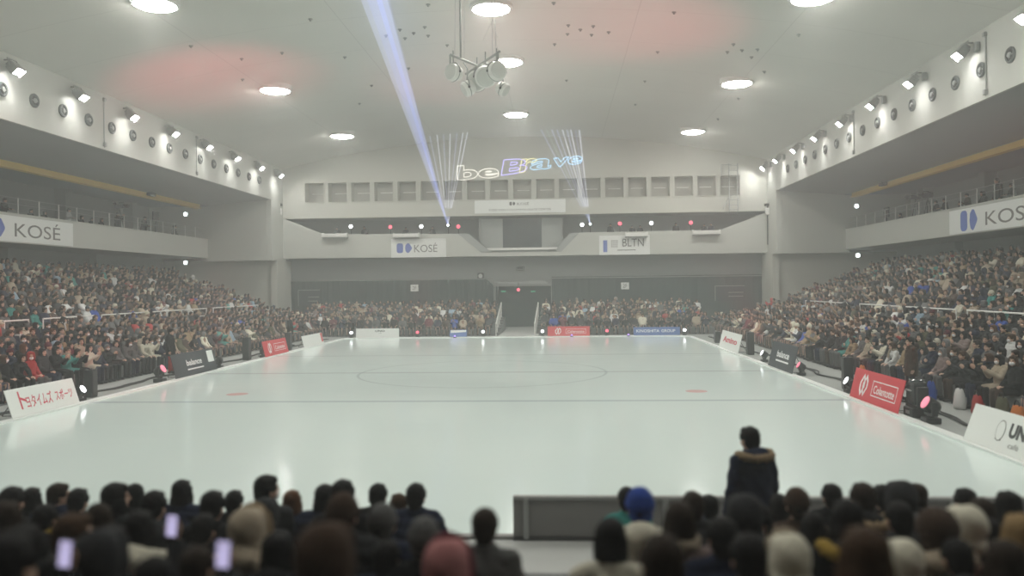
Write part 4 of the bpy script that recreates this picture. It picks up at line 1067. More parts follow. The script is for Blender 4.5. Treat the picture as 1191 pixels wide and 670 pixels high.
def head_matrix(J): return Matrix.Translation(J['Hd']) @ Euler((R(J['tilt']),0,R(J['yaw']))).to_matrix().to_4x4()
def add_hand(mb, q, s, curl):
    W_, d, n = q['W'], q['d'], q['n']; u = d.cross(n).normalized()
    if u.dot(Vector((s,0,0))) > 0: tu = -u
    else: tu = u
    base = W_+d*.02
    kn = [base+d*.068+u*o for o in (-.030,-.010,.010,.030)]
    for k in kn: mb.limb([base+(k-base)*.1, k], [.015,.0125], 8)
    order = [.052,.068,.075,.064] if tu.dot(u) > 0 else [.064,.075,.068,.052]
    for k, L in zip(kn, order):
        p = k; pts = [p]; ang = curl*.5
        for f in (.45,.3,.25):
            dd = d*cos(ang)+n*sin(ang); p = p+dd*L*f; pts.append(p); ang += curl
        mb.limb(pts, [.0095,.0088,.008,.007], 8)
    t0 = base+tu*.012; t1 = base+d*.028+tu*.040+n*.008; t2 = t1+d*.026+tu*.012+n*.010; t3 = t2+d*.022+n*.008
    mb.limb([t0,t1,t2,t3], [.014,.0115,.0095,.008], 8)
def head_shape(mb, Mh):
    r3 = Mh.to_3x3()
    def e(c, r): mb.ell(Mh @ Vector(c), r, r3, 18, 12)
    e((0,-.012,.03), (.074,.094,.088)); e((0,.02,-.03), (.062,.07,.085)); e((0,.055,-.092), (.030,.028,.024))
    for s in (-1, 1):
        e((s*.074,-.006,-.015), (.011,.021,.031)); e((s*.034,.052,-.040), (.029,.030,.030)); e((s*.030,.077,.030), (.026,.014,.009)); e((s*.030,.079,.008), (.014,.010,.010))
    e((0,.087,-.055), (.023,.009,.007)); e((0,.084,-.068), (.020,.010,.008))
    mb.limb([Mh @ Vector((0,.088,.016)), Mh @ Vector((0,.108,-.022))], [.008,.013], 10); e((0,.092,-.026), (.018,.012,.009))
def make_body(J):
    mb = MB(); Mh = head_matrix(J); head_shape(mb, Mh)
    mb.limb([Mh @ Vector((0,-.025,-.05)), J['N']+Vector((0,-.015,-.02))], [.053,.058])
    P, C, N = J['P'], J['C'], J['N']
    mb.loft([(P-Vector((0,0,.08)), .13,.10), (P, .155,.115), ((P+C)/2, .13,.10), (C, .155,.115), (N-Vector((0,0.01,.10)), .15,.095), (N-Vector((0,.01,.03)), .09,.07), (N, .055,.055)])
    for s in (-1, 1):
        q = J[s]; mb.limb([q['S'], q['E'], q['W']], [.050,.040,.028]); mb.limb([q['Hp'], q['K'], q['A']], [.080,.055,.040]); mb.limb([q['A'], q['A']+Vector((0,-.04,-.05)), q['T']], [.036,.034,.028])
    body = evaluated(mb, .0085, 2)
    hb = MB()
    for s in (-1, 1): hb.limb([J[s]['W']-J[s]['d']*.03, J[s]['W']+J[s]['d']*.01], [.027,.024]); add_hand(hb, J[s], s, .45 if 'x' else 0)
    hands = evaluated(hb, .0048, 1)
    bm = bmesh.new(); bm.from_mesh(body); bm.from_mesh(hands); me = bpy.data.meshes.new('person'); bm.to_mesh(me); bm.free()
    bpy.data.meshes.remove(hands); bpy.data.meshes.remove(body)
    me.materials.clear()
    for m in (M['skin'], M['lip'], M['eye']): me.materials.append(m)
    inv = Mh.inverted()
    idx = []
    for p in me.polygons:
        c = inv @ p.center; k = 0
        if c.y > .068 and abs(c.z) < .3:
            if ((abs(c.x)-.030)/.014)**2+((c.z-.008)/.0075)**2 < 1: k = 2
            elif ((abs(c.x)-.031)/.022)**2+((c.z-.031)/.0055)**2 < 1: k = 2
            elif (c.x/.025)**2+((c.z+.062)/.011)**2 < 1 and c.y > .075: k = 1
        idx.append(k)
    me.polygons.foreach_set('material_index', idx); me.shade_smooth(); return me
def torso_rings(J, w=1., long=False):
    P, C, N = J['P'], J['C'], J['N']; V = Vector
    lo = P-V((0,0,.06)) if J['seat'] else P-V((0,0,.28 if long else .10))
    return [(lo, .205*w,.165*w), (P+V((0,0,.08)), .20*w,.16*w), ((P+C)/2+V((0,0,.04)), .19*w,.15*w), (C, .20*w,.15*w), (N-V((0,.015,.11)), .195*w,.13*w), (N-V((0,.015,.045)), .135*w,.10*w), (N+V((0,-.01,.0)), .085,.082), (N+V((0,-.005,.045)), .076,.078), (N+V((0,-.005,.05)), .05,.05)]
def make_coat(J, kind):
    mb = MB(); w = {'puffer':1.10, 'wool':1.0, 'parka':1.08}[kind]
    mb.loft(torso_rings(J, w, kind != 'puffer'), 24)
    for s in (-1, 1):
        q = J[s]; k = {'puffer':1.12, 'wool':.95, 'parka':1.05}[kind]
        mb.limb([J['N']+Vector((s*.09,-.02,-.05)), q['S'], q['E'], q['W']-q['d']*.005], [.075*k,.078*k,.066*k,.048*k])
        if J['seat'] : mb.limb([q['Hp']+Vector((0,-.02,.03)), q['Hp']+(q['K']-q['Hp'])*(.35 if kind == 'puffer' else .75)+Vector((0,0,.012))], [.11*k,.095*k])
    if kind == 'parka': mb.ell(J['N']+Vector((0,-.125,-.03)), (.135,.085,.10)); mb.ell(J['N']+Vector((0,-.10,.03)), (.12,.07,.05))
    fn = None
    if kind == 'puffer': fn = lambda c: .014*np.abs(np.sin(c[:,2]*pi/.088))-.004
    else: fn = lambda c: .005*np.sin(c[:,0]*37+c[:,2]*29)+.004*np.sin(c[:,1]*53-c[:,2]*41)
    me = evaluated(mb, .0135, 3, .5, fn); me.materials.clear(); me.materials.append(M['cloth']); me.shade_smooth(); return me
def make_trousers(J):
    mb = MB(); mb.ell(J['P']-Vector((0,0,.0 if J['seat'] else .03)), (.165,.13,.11))
    for s in (-1, 1):
        q = J[s]; mb.limb([q['Hp'], q['K'], q['A']+Vector((0,0,-.01))], [.092,.072,.058])
    me = evaluated(mb, .014, 2, .5, lambda c: .004*np.sin(c[:,1]*45+c[:,2]*60)); me.materials.clear(); me.materials.append(M['cloth']); me.shade_smooth(); return me
def make_shoes(J):
    mb = MB()
    for s in (-1, 1):
        q = J[s]; g = .047
        mb.limb([Vector((q['A'].x, q['A'].y, .10)), Vector((q['A'].x, q['A'].y-.03, g)), Vector((q['T'].x, q['T'].y, .043))], [.05,.047,.040])
        mb.rbox((q['A'].x*.5+q['T'].x*.5, (q['A'].y+q['T'].y)/2-.02, .014), (.085,.27,.026), .012)
    me = evaluated(mb, .010, 1, .5); me.materials.clear(); me.materials.append(M['leather']); me.shade_smooth(); return me
def make_hair(kind):
    """in head space: face towards +y"""
    mb = MB(); e = lambda c, r: mb.ell(c, r, None, 20, 12)
    nz = lambda c: .0035*np.sin(np.arctan2(c[:,1], c[:,0])*34+c[:,2]*30)+.002*np.sin(c[:,2]*160+c[:,0]*90)
    vox, m = .0085, M['hair']
    if kind in ('short','bob','long','bun','tail'):
        e((0,-.020,.042), (.086,.100,.092)); e((0,-.045,-.01), (.082,.072,.085)); e((0,.045,.082), (.062,.045,.035))
        for s in (-1, 1): e((s*.076,.01,.03), (.014,.04,.045))
    if kind == 'short': e((0,-.075,-.06), (.055,.035,.045))
    if kind == 'bob':
        e((0,-.05,-.065), (.093,.065,.085))
        for s in (-1, 1): e((s*.082,.005,-.06), (.020,.052,.085)); 
    if kind == 'long':
        e((0,-.06,-.10), (.10,.058,.15)); e((0,-.085,-.20), (.09,.045,.11))
        for s in (-1, 1): e((s*.084,.0,-.07), (.022,.05,.11)); e((s*.09,-.02,-.17), (.025,.04,.10))
    if kind == 'bun': e((0,-.085,.105), (.048,.046,.044)); e((0,-.06,-.05), (.055,.04,.05))
    if kind == 'tail': mb.limb([(0,-.11,.03), (0,-.145,-.03), (0,-.13,-.15), (0,-.12,-.22)], [.034,.040,.032,.012])
    if kind in ('beanie','pompom'):
        m = M['knit']; e((0,-.018,.055), (.092,.106,.095)); mb.loft([((0,-.016,.0),.094,.108), ((0,-.016,.012),.100,.114), ((0,-.016,.05),.100,.114), ((0,-.016,.06),.092,.106)], 28)
        e((0,-.055,-.03), (.082,.06,.06))
        if kind == 'pompom': e((0,-.02,.175), (.045,.045,.042))
        nz = lambda c: .0025*np.sin(np.arctan2(c[:,1], c[:,0])*40)
    if kind == 'hood':
        m = M['cloth']; e((0,-.045,.03), (.118,.120,.135)); e((0,-.05,-.09), (.115,.105,.09))
        for s in (-1, 1): e((s*.085,.03,-.0), (.028,.055,.12))
        e((0,.04,.115), (.09,.05,.03)); vox = .011; nz = lambda c: .003*np.sin(c[:,2]*40+c[:,0]*30)
    if kind == 'furhat':
        m = M['fur']; e((0,-.03,.04), (.125,.130,.125)); e((0,-.05,-.05), (.11,.09,.08)); vox = .011
        nz = lambda c: .006*np.sin(c[:,0]*90+c[:,2]*70)*np.sin(c[:,1]*80+c[:,2]*50)
    me = evaluated(mb, vox, 1, .6, nz); me.materials.clear(); me.materials.append(m); me.shade_smooth(); return me
def make_furtrim(): 
    """fur edge of a hood lying on the shoulders; neck-base space"""
    mb = MB(); pts = []
    for i in range(15):
        a = R(-215+250*i/14); pts.append(Vector((.165*cos(a), -.055+.135*sin(a)*(1 if sin(a) < 0 else .8), .01-.035*sin(a)*(1 if sin(a) > 0 else -.6))))
    mb.limb(pts, [.038]*15, 10)
    nz = lambda c: .009*np.sin(c[:,0]*120+c[:,2]*90)*np.sin(c[:,1]*110+c[:,2]*60)+.004
    me = evaluated(mb, .010, 1, None, nz); me.materials.clear(); me.materials.append(M['fur']); me.shade_smooth(); return me
def make_hoodfur():
    mb = MB(); pts = [Vector((.105*cos(2*pi*i/20), .068+.015*sin(2*pi*i/20), -.01+.145*sin(2*pi*i/20))) for i in range(21)]
    mb.limb(pts, [.030]*21, 10)
    nz = lambda c: .008*np.sin(c[:,0]*120+c[:,2]*90)*np.sin(c[:,1]*110+c[:,2]*60)+.003
    me = evaluated(mb, .010, 1, None, nz); me.materials.clear(); me.materials.append(M['fur']); me.shade_smooth(); return me
def make_scarf():
    mb = MB(); pts = [Vector((.085*cos(2*pi*i/16), -.005+.085*sin(2*pi*i/16), .035+.01*sin(2*pi*i/16))) for i in range(17)]
    mb.limb(pts, [.040]*17, 10); mb.limb([(.05,.09,.02),(.06,.13,-.10),(.055,.15,-.22)], [.035,.032,.03])
    nz = lambda c: .004*np.sin(c[:,2]*130+c[:,0]*60)
    me = evaluated(mb, .010, 1, .6, nz); me.materials.clear(); me.materials.append(M['knit']); me.shade_smooth(); return me
def make_mask():
    mb = MB(); mb.ell((0,.058,-.050), (.062,.050,.047)); mb.ell((0,.10,-.035), (.018,.018,.016))
    for s in (-1, 1): mb.limb([(s*.058,.045,-.04), (s*.078,-.004,-.012)], [.004,.003], 6)
    me = evaluated(mb, .006, 1, .5); me.materials.clear(); me.materials.append(M['mask']); me.shade_smooth(); return me

BODY = {k: make_body(J) for k, J in POSES.items()}
COATS = {(k, c): make_coat(J, c) for k, J in POSES.items() for c in ('puffer','wool','parka')}
TROUS = {True: make_trousers(POSES['lap']), False: make_trousers(POSES['stand'])}
SHOES = {True: make_shoes(POSES['lap']), False: make_shoes(POSES['stand'])}
HAIRS = {k: make_hair(k) for k in ('short','bob','long','bun','tail','beanie','pompom','hood','furhat')}
FURT, HOODF, SCARF, MASK = make_furtrim(), make_hoodfur(), make_scarf(), make_mask()

C_ = dict(black=(.012,.012,.014), charcoal=(.035,.036,.04), grey=(.13,.13,.13), navy=(.016,.022,.05), tan=(.34,.25,.15), beige=(.45,.38,.29), cream=(.70,.67,.55), white=(.70,.71,.70), brown=(.065,.040,.028),
          olive=(.09,.09,.05), burgundy=(.14,.02,.035), red=(.42,.04,.04), teal=(.06,.30,.27), blue=(.04,.09,.40), lightblue=(.30,.42,.52), purple=(.14,.08,.22), orange=(.60,.18,.04), mustard=(.45,.30,.06), pink=(.40,.17,.17), green=(.05,.14,.08), mauve=(.26,.20,.19))
C_['light blue'] = C_['lightblue']
HC = dict(black=(.010,.009,.010), dark_brown=(.028,.017,.011), brown=(.07,.036,.018), chestnut=(.12,.050,.02), grey=(.22,.22,.22), blond=(.36,.24,.11))
HC['dark brown'] = HC['dark_brown']; HC['charcoal'] = (.02,.02,.022)
def child(name, me, parent, col=None, Mx=None):
    o = bpy.data.objects.new(name, me); COL.objects.link(o); o.parent = parent
    if Mx is not None: o.matrix_basis = Mx
    if col: o.color = (*col, 1)
    return o
def person(pose, loc, rz, coat, coatcol, hair, haircol, troucol='black', scale=1., label='', group=None, fur=None, scarf=None, mask=False, shoecol='black', legs=True):
    J = POSES[pose]; o = link('person', BODY[pose]); o.location = loc; o.rotation_euler = (0,0,rz); o.scale = (scale,)*3
    tag(o, label, 'person', group)
    child('puffer_jacket' if coat == 'puffer' else ('coat' if coat == 'wool' else 'parka'), COATS[pose, coat], o, C_[coatcol])
    child('trousers', TROUS[J['seat']], o, C_[troucol]); child('shoes', SHOES[J['seat']], o, C_[shoecol])
    Mh = head_matrix(J)
    if hair in ('beanie','pompom'): child('beanie', HAIRS[hair], o, C_[haircol], Mh); child('hair', HAIRS['bob' if hair == 'pompom' else 'short'], o, HC['black'], Mh @ Matrix.Scale(.97,4))
    elif hair == 'hood':
        child('hood', HAIRS['hood'], o, C_[haircol], Mh)
        if fur: child('fur_trim', HOODF, o, C_[fur], Mh)
    elif hair == 'furhat': child('fur_hat', HAIRS['furhat'], o, C_[haircol], Mh)
    else: child('hair', HAIRS[hair], o, HC[haircol], Mh)
    if fur and hair != 'hood': child('fur_trim', FURT, o, C_[fur], Matrix.Translation(J['N']))
    if scarf: child('scarf', SCARF, o, C_[scarf], Matrix.Translation(J['N']))
    if mask: child('face_mask', MASK, o, None, Mh)
    return o
GARM = {'puffer':'jacket', 'wool':'coat', 'parka':'parka'}
def head_words(hair, hc):
    return {'short':'short %s hair'%hc, 'bob':'%s bob'%hc, 'long':'long %s hair'%hc, 'bun':'%s hair bun'%hc, 'tail':'%s ponytail'%hc, 'beanie':'%s beanie'%hc, 'pompom':'%s bobble hat'%hc, 'hood':'%s hood up'%hc}[hair].replace('_',' ')

# ---------------------------------------------------------------- the nearest spectators, seen from behind
NR = {i+1: r for i, r in enumerate(NEAR_ROWS)}
near_log = []; near_at = []; keep_clear = []; NEAR = []
def near(*a, **kw): NEAR.append((a, kw))
def place(px, py, row, hair, hc, coat, cc, label, pose='lap', fixed=False, **kw):
    """a seated spectator whose head is seen at px, py; takes the free seat that fits best"""
    J = POSES[pose]; top = J['Hd'].z+.01; kw.pop('dy', 0); best = None
    for r in ((row,) if fixed else (row, row-1, row+1)):
        if r not in NR: continue
        for dy in (0, -.12, .12, -.25, .2):
            Y, f = NR[r]; Y += dy; p = at(px, py, 1, Y); s = (p.z-f)/top
            ov = sum(max(0, 1-sqrt(((p.x-x)/.45)**2+((Y-y)/.60)**2)) for x, y in near_at)
            hide = sum(1 for x, y, yy, rr in keep_clear if Y < yy and abs(px-x) < rr+150/Y and y > py-rr-140/Y)
            sc_ = ov*3+hide*6+abs(r-row)*.5+abs(dy)*.3+max(0, abs(s-1)-.08)*12
            if best is None or sc_ < best[0]: best = (sc_, p, Y, f, s, ov, hide)
    _, p, Y, f, s, ov, hide = best; near_at.append((p.x, Y)); near_log.append((round(s, 2), round(ov, 2), hide, label))
    s = max(.86, min(1.12, s))
    if fixed and abs(px-882) > 20: keep_clear.append((px, py-6, Y-.3, 8))
    return person(pose, (p.x-J['Hd'].x*s, Y-.02, f), 0, coat, cc, hair, hc, scale=s, label=label, group='spectators in the nearest rows', **kw)
def phone(p, label, s):
    t = thing('smartphone', label, 'phone', tuple(p), 0, 'lit phones held up by spectators'); t.rotation_euler = (R(-8),0,R(-12))
    b = MB(); b.rbox((0,0,0), (.070,.009,.125), .0035); b.build('case', M['black'], t)
    b = MB(); b.rbox((0,-.0055,0), (.064,.002,.112), .0008); b.build('screen', M['screen'], t)
    b = MB(); b.rbox((.016,.006,.038), (.024,.004,.034), .0015); b.build('camera_bump', M['dark_metal'], t)
def holder(px, py, row, hair, hc, coat, cc, label, plabel, **kw):
    """a spectator holding up a lit phone seen at px, py"""
    q = POSES['phone_side'][1]; off = q['W']+q['d']*.105+q['n']*.028; Y, f = NR[row]
    p = at(px, py, 1, Y+off.y); s = max(.88, min(1.1, (p.z-f)/off.z)); loc = Vector((p.x-off.x*s, Y, f))
    person('phone_side', loc, 0, coat, cc, hair, hc, scale=s, label=label, group='spectators in the nearest rows', **kw)
    near_at.append((loc.x, Y)); near_log.append((round(s, 2), 0, 0, label)); keep_clear.append((px, py, Y+.3, 12)); phone(loc+off*s, plabel, s)
holder(203,610,5,'tail','black','wool','black','person with a black ponytail holding up the lit phone under the black bob','lit phone held up below the black bob, leftmost but one')
holder(265,641,6,'short','black','puffer','charcoal','person with dark hair holding up the upright lit phone beside the beige hood','lit phone held upright beside the beige hood')
holder(84,662,6,'long','dark_brown','wool','black','person with long brown hair holding the lowest lit phone, bottom left','lit phone held low in the bottom left corner')
near(15,582,2,'short','black','parka','black','person with black hair at the left edge, second from the edge in the front rows')
near(38,579,1,'bob','black','wool','black','person with black bobbed hair in the front row, left of the brown-haired man turning right')
near(68,576,1,'short','dark_brown','puffer','navy','person with short dark brown hair turned to the right, front row far left', pose='lap_right', fixed=True)
near(92,582,1,'short','black','wool','charcoal','person with round black hair between the turned man and a facing pair, front row')
near(134,579,1,'bob','black','wool','black','left one of two dark-haired people facing each other in the front row, left', pose='lap_right')
near(155,577,1,'short','black','puffer','black','right one of two dark-haired people facing each other in the front row, left', pose='lap_left')
near(180,588,2,'short','black','parka','charcoal','person with round black hair below the facing pair, second row left')
near(212,572,1,'bob','black','puffer','navy','person with a black bob in navy, rising above the lit phone, front row', fixed=True)
near(248,588,2,'short','black','wool','black','person with wide black hair right of the lit phone, second row')
near(273,583,1,'short','black','puffer','black','person with short black hair left of the masked face, front row')
near(310,569,1,'short','black','wool','charcoal','person in profile with a white mask, front row left of the auburn head', pose='lap_right', mask=True)
near(340,583,1,'bob','chestnut','wool','navy','person with an auburn bob and navy coat, front row left of the gap', fixed=True)
near(378,578,1,'bob','black','puffer','navy','person with black hair beside the auburn bob, front row')
near(399,575,1,'short','black','wool','black','person with black hair just behind the brown knitted hat, front row', dy=.45)
near(440,576,1,'short','black','puffer','black','person with upright black hair above the grey hood, front row', fixed=True)
near(463,589,1,'bob','brown','wool','brown','person with brown hair showing a profile between two black-haired heads, front row', pose='lap_left', dy=-.3)
near(484,577,1,'short','black','puffer','navy','rightmost person of the left front row, black hair and broad navy shoulders', fixed=True)
near(8,604,4,'long','dark_brown','wool','black','person with long brown hair at the left edge, pale shawl at the neck', scarf='beige')
near(54,602,3,'short','black','parka','black','person in black wearing a yellow scarf, third row left', scarf='mustard')
near(112,606,4,'bob','dark_brown','wool','charcoal','person with a dark brown bob and white mask string, fourth row left', mask=True, pose='lap_left')
near(85,622,5,'short','brown','wool','charcoal','person with brown hair and pale collar, fifth row left', pose='lap_right', scarf='grey')
near(163,614,4,'bob','charcoal' if False else 'black','parka','cream','person with dark hair in a cream coat, left of the lit phone', fixed=True)
near(238,615,4,'short','black','puffer','black','person with large black hair right below the lit phone, fourth row')
near(290,615,4,'hood','beige','parka','beige','person with a beige fluffy hood up, beside the upright lit phone', fur='tan', fixed=True)
near(309,597,3,'hood','charcoal','parka','charcoal','person with a dark grey hood up, third row left of the brown knitted hat')
near(400,598,4,'beanie','brown','puffer','charcoal','person in an egg-shaped brown knitted hat and dark grey jacket, fourth row', fixed=True)
near(446,608,4,'beanie','grey','puffer','navy','person in a pale grey knitted hat and navy jacket, fourth row', fixed=True)
near(494,626,4,'beanie','grey','wool','black','person in a grey knitted hat and black coat, rightmost of the left block but one', dy=-.2, fixed=True)
near(564,611,4,'short','dark_brown','wool','grey','person with short dark hair in a grey jacket, alone left of the barrier panel', fixed=True)
near(520,660,5,'hood','pink','puffer','pink','person with a faded red hood up at the bottom, below the grey knitted hats', fur='burgundy', fixed=True)
near(30,632,5,'bob','black','wool','black','person with a black bob in black, fifth row near the left edge')
near(120,648,6,'hood','charcoal','parka','charcoal','person with a charcoal hood up at the bottom, left of the cream coat')
near(230,658,6,'short','dark_brown','wool','black','person with large dark brown hair at the bottom, left of the upright lit phone')
near(322,640,5,'bob','black','parka','black','person with black bobbed hair in a black parka at the bottom centre-left')
near(380,648,6,'hood','brown','parka','brown','person with a brown hood up at the bottom, below the brown knitted hat')
near(450,650,5,'short','black','puffer','navy','person with black hair in navy at the bottom, below the pale grey hat')
near(12,656,6,'short','black','parka','black','person with black hair in the bottom left corner')
# right block
near(729,580,1,'short','black','wool','teal','person with black hair in teal beside the blue hat, left end of the right block', fixed=True)
near(744,589,3,'beanie','blue','parka','cream','person in a bright blue hat and cream hooded coat', fixed=True)
near(790,606,4,'bob','dark_brown','wool','mauve','person with a wide dark brown bob and pale hood in a mauve coat', scarf='beige', fixed=True)
near(806,588,2,'short','dark_brown','puffer','charcoal','person with dark brown hair behind the wide bob, second row right block')
near(825,589,2,'short','black','puffer','navy','person with black hair in navy left of the standing person, second row')
near(865,600,3,'hood','charcoal','parka','charcoal','person with a charcoal hood just below the standing person')
near(882,606,3,'bob','black','wool','black','person turned round to the back wearing a white mask, below the standing person', pose='back', mask=True, fixed=True)
near(870,648,5,'short','black','wool','black','person with large round black hair right in front of the turned masked face', fixed=True)
near(906,588,2,'bob','black','puffer','black','person with black hair between the standing person and the brown knitted hat')
near(926,586,2,'beanie','brown','wool','brown','person in a brown knitted hat, second row right of the standing person', fixed=True)
near(917,650,5,'hood','cream','parka','cream','person with a lumpy cream hood up, right of the large black head', fur='beige', fixed=True)
near(967,577,1,'short','black','puffer','black','person with round black hair in the front row, left of the tan fur hood')
near(1003,579,2,'short','dark_brown','parka','black','person with dark brown hair and a wide tan fur hood lying on the shoulders', fur='tan', fixed=True)
near(985,604,4,'bob','black','parka','black','person with black hair and tan fur collar, below the wide fur hood', fur='mustard')
near(1026,578,1,'short','black','wool','black','person with short black hair just right of the tan fur hood, front row')
near(1047,579,1,'hood','charcoal','parka','grey','person with a dark grey hood up, front row right')
near(1066,577,1,'short','dark_brown','puffer','black','person with brown hair in profile, front row left of the bare barrier', pose='lap_left')
near(1045,602,3,'short','black','puffer','charcoal','person in charcoal with black hair, third row below the grey hood')
near(1005,648,6,'long','brown','wool','tan','person with long brown hair at the bottom, right of the cream hood', fixed=True)
near(1048,652,5,'hood','cream','puffer','cream','person with a cream hood at the bottom, right of the long brown hair')
near(1087,617,4,'furhat','brown','parka','beige','person in a round brown fur hat with a pale rim of fur', fur='beige', fixed=True)
near(1121,614,4,'hood','cream','puffer','black','person in a cream hat turning the face left, beside the brown fur hat', pose='lap_left', fixed=True)
near(1122,583,1,'short','black','wool','black','person with black hair left of the two darkest heads, front row right')
near(1141,597,3,'bob','dark_brown','puffer','black','person with a dark brown bob between the cream hat and the long black hair')
near(1172,588,2,'long','black','parka','black','person with long black hair near the right edge, second row', fixed=True)
near(1152,622,4,'short','black','wool','pink','person in pink leaning with head turned, right of the cream hat', pose='lap_right')
near(1186,622,4,'bob','blond','wool','burgundy','person with fair brown hair in dark red at the right edge')
near(1112,648,5,'short','black','parka','charcoal','person with large black hair and charcoal coat at the bottom right')
near(1168,655,6,'bob','dark_brown','wool','burgundy','person with dark brown hair in dark red in the bottom right corner')
near(945,612,4,'bob','black','puffer','black','person with black hair left of the tan fur collar, fourth row')
near(840,625,4,'short','black','puffer','navy','person with black hair in navy right of the mauve coat, fourth row')
near(710,625,3,'bob','black','wool','cream','person with a black bob in cream at the left end of the right block', dy=-.2)
near(770,655,6,'short','dark_brown','wool','grey','person with dark hair in grey at the bottom, below the pale hood')
# standing person in the aisle
p = at(873, 511, 1, 8.1)
sp_ = person('stand', (p.x, 8.1, .0), R(22), 'parka', 'navy', 'short', 'black', scale=1.02, label='person standing with back turned in a navy parka with tan fur hood', group='spectators in the nearest rows', fur='tan')
NEAR.sort(key=lambda q: not q[1].get('fixed', False))
for a_, k_ in NEAR: place(*a_, **k_)

# ---------------------------------------------------------------- side and far spectators
WC = (['black']*14+['charcoal']*11+['navy']*8+['grey']*6+['tan']*3+['beige']*5+['cream']*4+['brown']*3+['olive']*2+['white']*3+['burgundy','red','teal','blue','light blue','mauve'])
WH = ['short']*6+['bob']*7+['long']*4+['bun']*2+['tail']*2+['beanie']*2+['pompom','hood']
WHC = ['black']*6+['dark_brown']*4+['brown']*3+['chestnut','grey']
WP = ['lap']*4+['clap']*4+['clap_right']*2+['crossed']*2+['knees']*2+['lap_left']*3+['lap_right']*3+['phone']
spots_ = []
for sgn, side in ((1,'right'), (-1,'left')):
    rows = [(xr, f) for xr, f in lows]+[(xr, f) for xr, f in ups]
    for k, (xr, f) in enumerate(rows):
        y = 15+rnd.random()*.3; n = 0
        ymax = 54.8 if k < 5 else 55.8
        while y < ymax:
            X = CX+sgn*(xr+.03*rnd.uniform(-1,1)); q = pix((X, y, f+1.1))
            y0_ = y; y += .56+rnd.uniform(0,.06)
            if rnd.random() < (.03 if k < 9 else .07): continue
            if q[2] < 2 or not (-170 < q[0] < 1360): continue
            spots_.append((q[2], side, k, X, y0_, f, sgn*pi/2, -6 < q[0] < 1197))
for bi, (a, b_) in enumerate(FB):
    for k, (Y, f) in enumerate(FAR_ROWS):
        x = a+.2+rnd.random()*.3
        while x < b_-.15:
            if rnd.random() > .04: q = pix((x, Y, f+1.1)); spots_.append((q[2], 'far', k, x, Y, f, pi, False))
            x += .54+rnd.uniform(0,.05)
spots_.sort()
N_IND = 300-len(near_log)-1-3-28
POSEW = {'lap':'hands in lap','lap_left':'looking left','lap_right':'looking right','clap':'clapping','clap_right':'clapping','crossed':'arms crossed','knees':'leaning forward','phone':'holding hands up'}
ROWW = ['front row','second row','third row','fourth row','fifth row','first raised row','second raised row','third raised row','fourth raised row','fifth raised row','sixth raised row','seventh raised row','top row']
used = set(); rest = []
ind = 0
for d, side, k, X, Y, f, rz, inside in spots_:
    sc_ = rnd.uniform(.93, 1.06)
    if ind >= N_IND or not inside: rest.append((X, Y, f, rz, sc_)); continue
    for _ in range(60):
        cc = rnd.choice(WC); ct = rnd.choice(['puffer','wool','wool','parka']); hr = rnd.choice(WH); ps = rnd.choice(WP)
        hc = rnd.choice(['black','grey','cream','navy','burgundy','brown']) if hr in ('beanie','pompom') else (cc if hr == 'hood' else rnd.choice(WHC))
        lab = 'person in %s %s, %s, %s, %s, %s stand' % (cc, GARM[ct], head_words(hr, hc), POSEW[ps], ROWW[k], side)
        key = (cc, ct, hr, hc, side, k)
        if lab not in used and key not in used: break
    used.add(lab); used.add(key)
    person(ps, (X, Y, f), rz+rnd.uniform(-.12,.12), ct, cc, hr, hc, rnd.choice(['black','navy','charcoal','black','grey','brown']), sc_, lab, 'spectators in the %s stand' % side,
           fur='tan' if ct == 'parka' and rnd.random() < .3 and hr != 'hood' else None, scarf=rnd.choice(['grey','beige','white','navy']) if rnd.random() < .12 and ct != 'parka' else None, mask=rnd.random() < .25)
    ind += 1
# everyone farther away: one crowd
def low_arrays(me, n):
    r = reduced(me, n); v = np.empty(len(r.vertices)*3, np.float32); r.vertices.foreach_get('co', v)
    t = np.empty(len(r.polygons)*3, np.int32); r.polygons.foreach_get('vertices', t); mi = np.empty(len(r.polygons), np.int32); r.polygons.foreach_get('material_index', mi)
    bpy.data.meshes.remove(r); return v.reshape(-1,3), t.reshape(-1,3)
LOWP = {}
def low(key, me, n):
    if key not in LOWP: LOWP[key] = low_arrays(me, n)
    return LOWP[key]
VV, TT, CC = [], [], []; off = 0
for X, Y, f, rz, s in rest:
    ps = rnd.choice(WP); J = POSES[ps]; ct = rnd.choice(['puffer','wool','wool','parka']); hr = rnd.choice(WH)
    cc = C_[rnd.choice(WC)]; hc = C_[rnd.choice(['black','grey','cream','navy','brown'])] if hr in ('beanie','pompom') else (cc if hr == 'hood' else HC[rnd.choice(WHC)])
    Mr = np.array(Matrix.Rotation(rz+rnd.uniform(-.15,.15), 3, 'Z'))*s; T = np.array((X, Y, f))
    Mh = np.array(head_matrix(J))
    for (v, t), col, hm in ((low(('b',ps), BODY[ps], 260), (.40,.26,.19), 0), (low(('c',ps,ct), COATS[ps,ct], 150), cc, 0), (low('t', TROUS[True], 70), C_[rnd.choice(['black','navy','charcoal'])], 0), (low('s', SHOES[True], 40), C_['black'], 0), (low(('h',hr), HAIRS[hr], 70), hc, 1)):
        if hm: v = v @ Mh[:3,:3].T+Mh[:3,3]
        VV.append(v @ Mr.T+T); TT.append(t+off); off += len(v); CC.append(np.tile(np.array((*col,1), np.float32), (len(v),1)))
VV = np.concatenate(VV).astype(np.float32); TT = np.concatenate(TT).astype(np.int32); CC = np.concatenate(CC)
me = bpy.data.meshes.new('crowd'); me.vertices.add(len(VV)); me.vertices.foreach_set('co', VV.ravel())
me.loops.add(TT.size); me.loops.foreach_set('vertex_index', TT.ravel()); me.polygons.add(len(TT)); me.polygons.foreach_set('loop_start', np.arange(0, TT.size, 3, dtype=np.int32))
me.update(calc_edges=True)
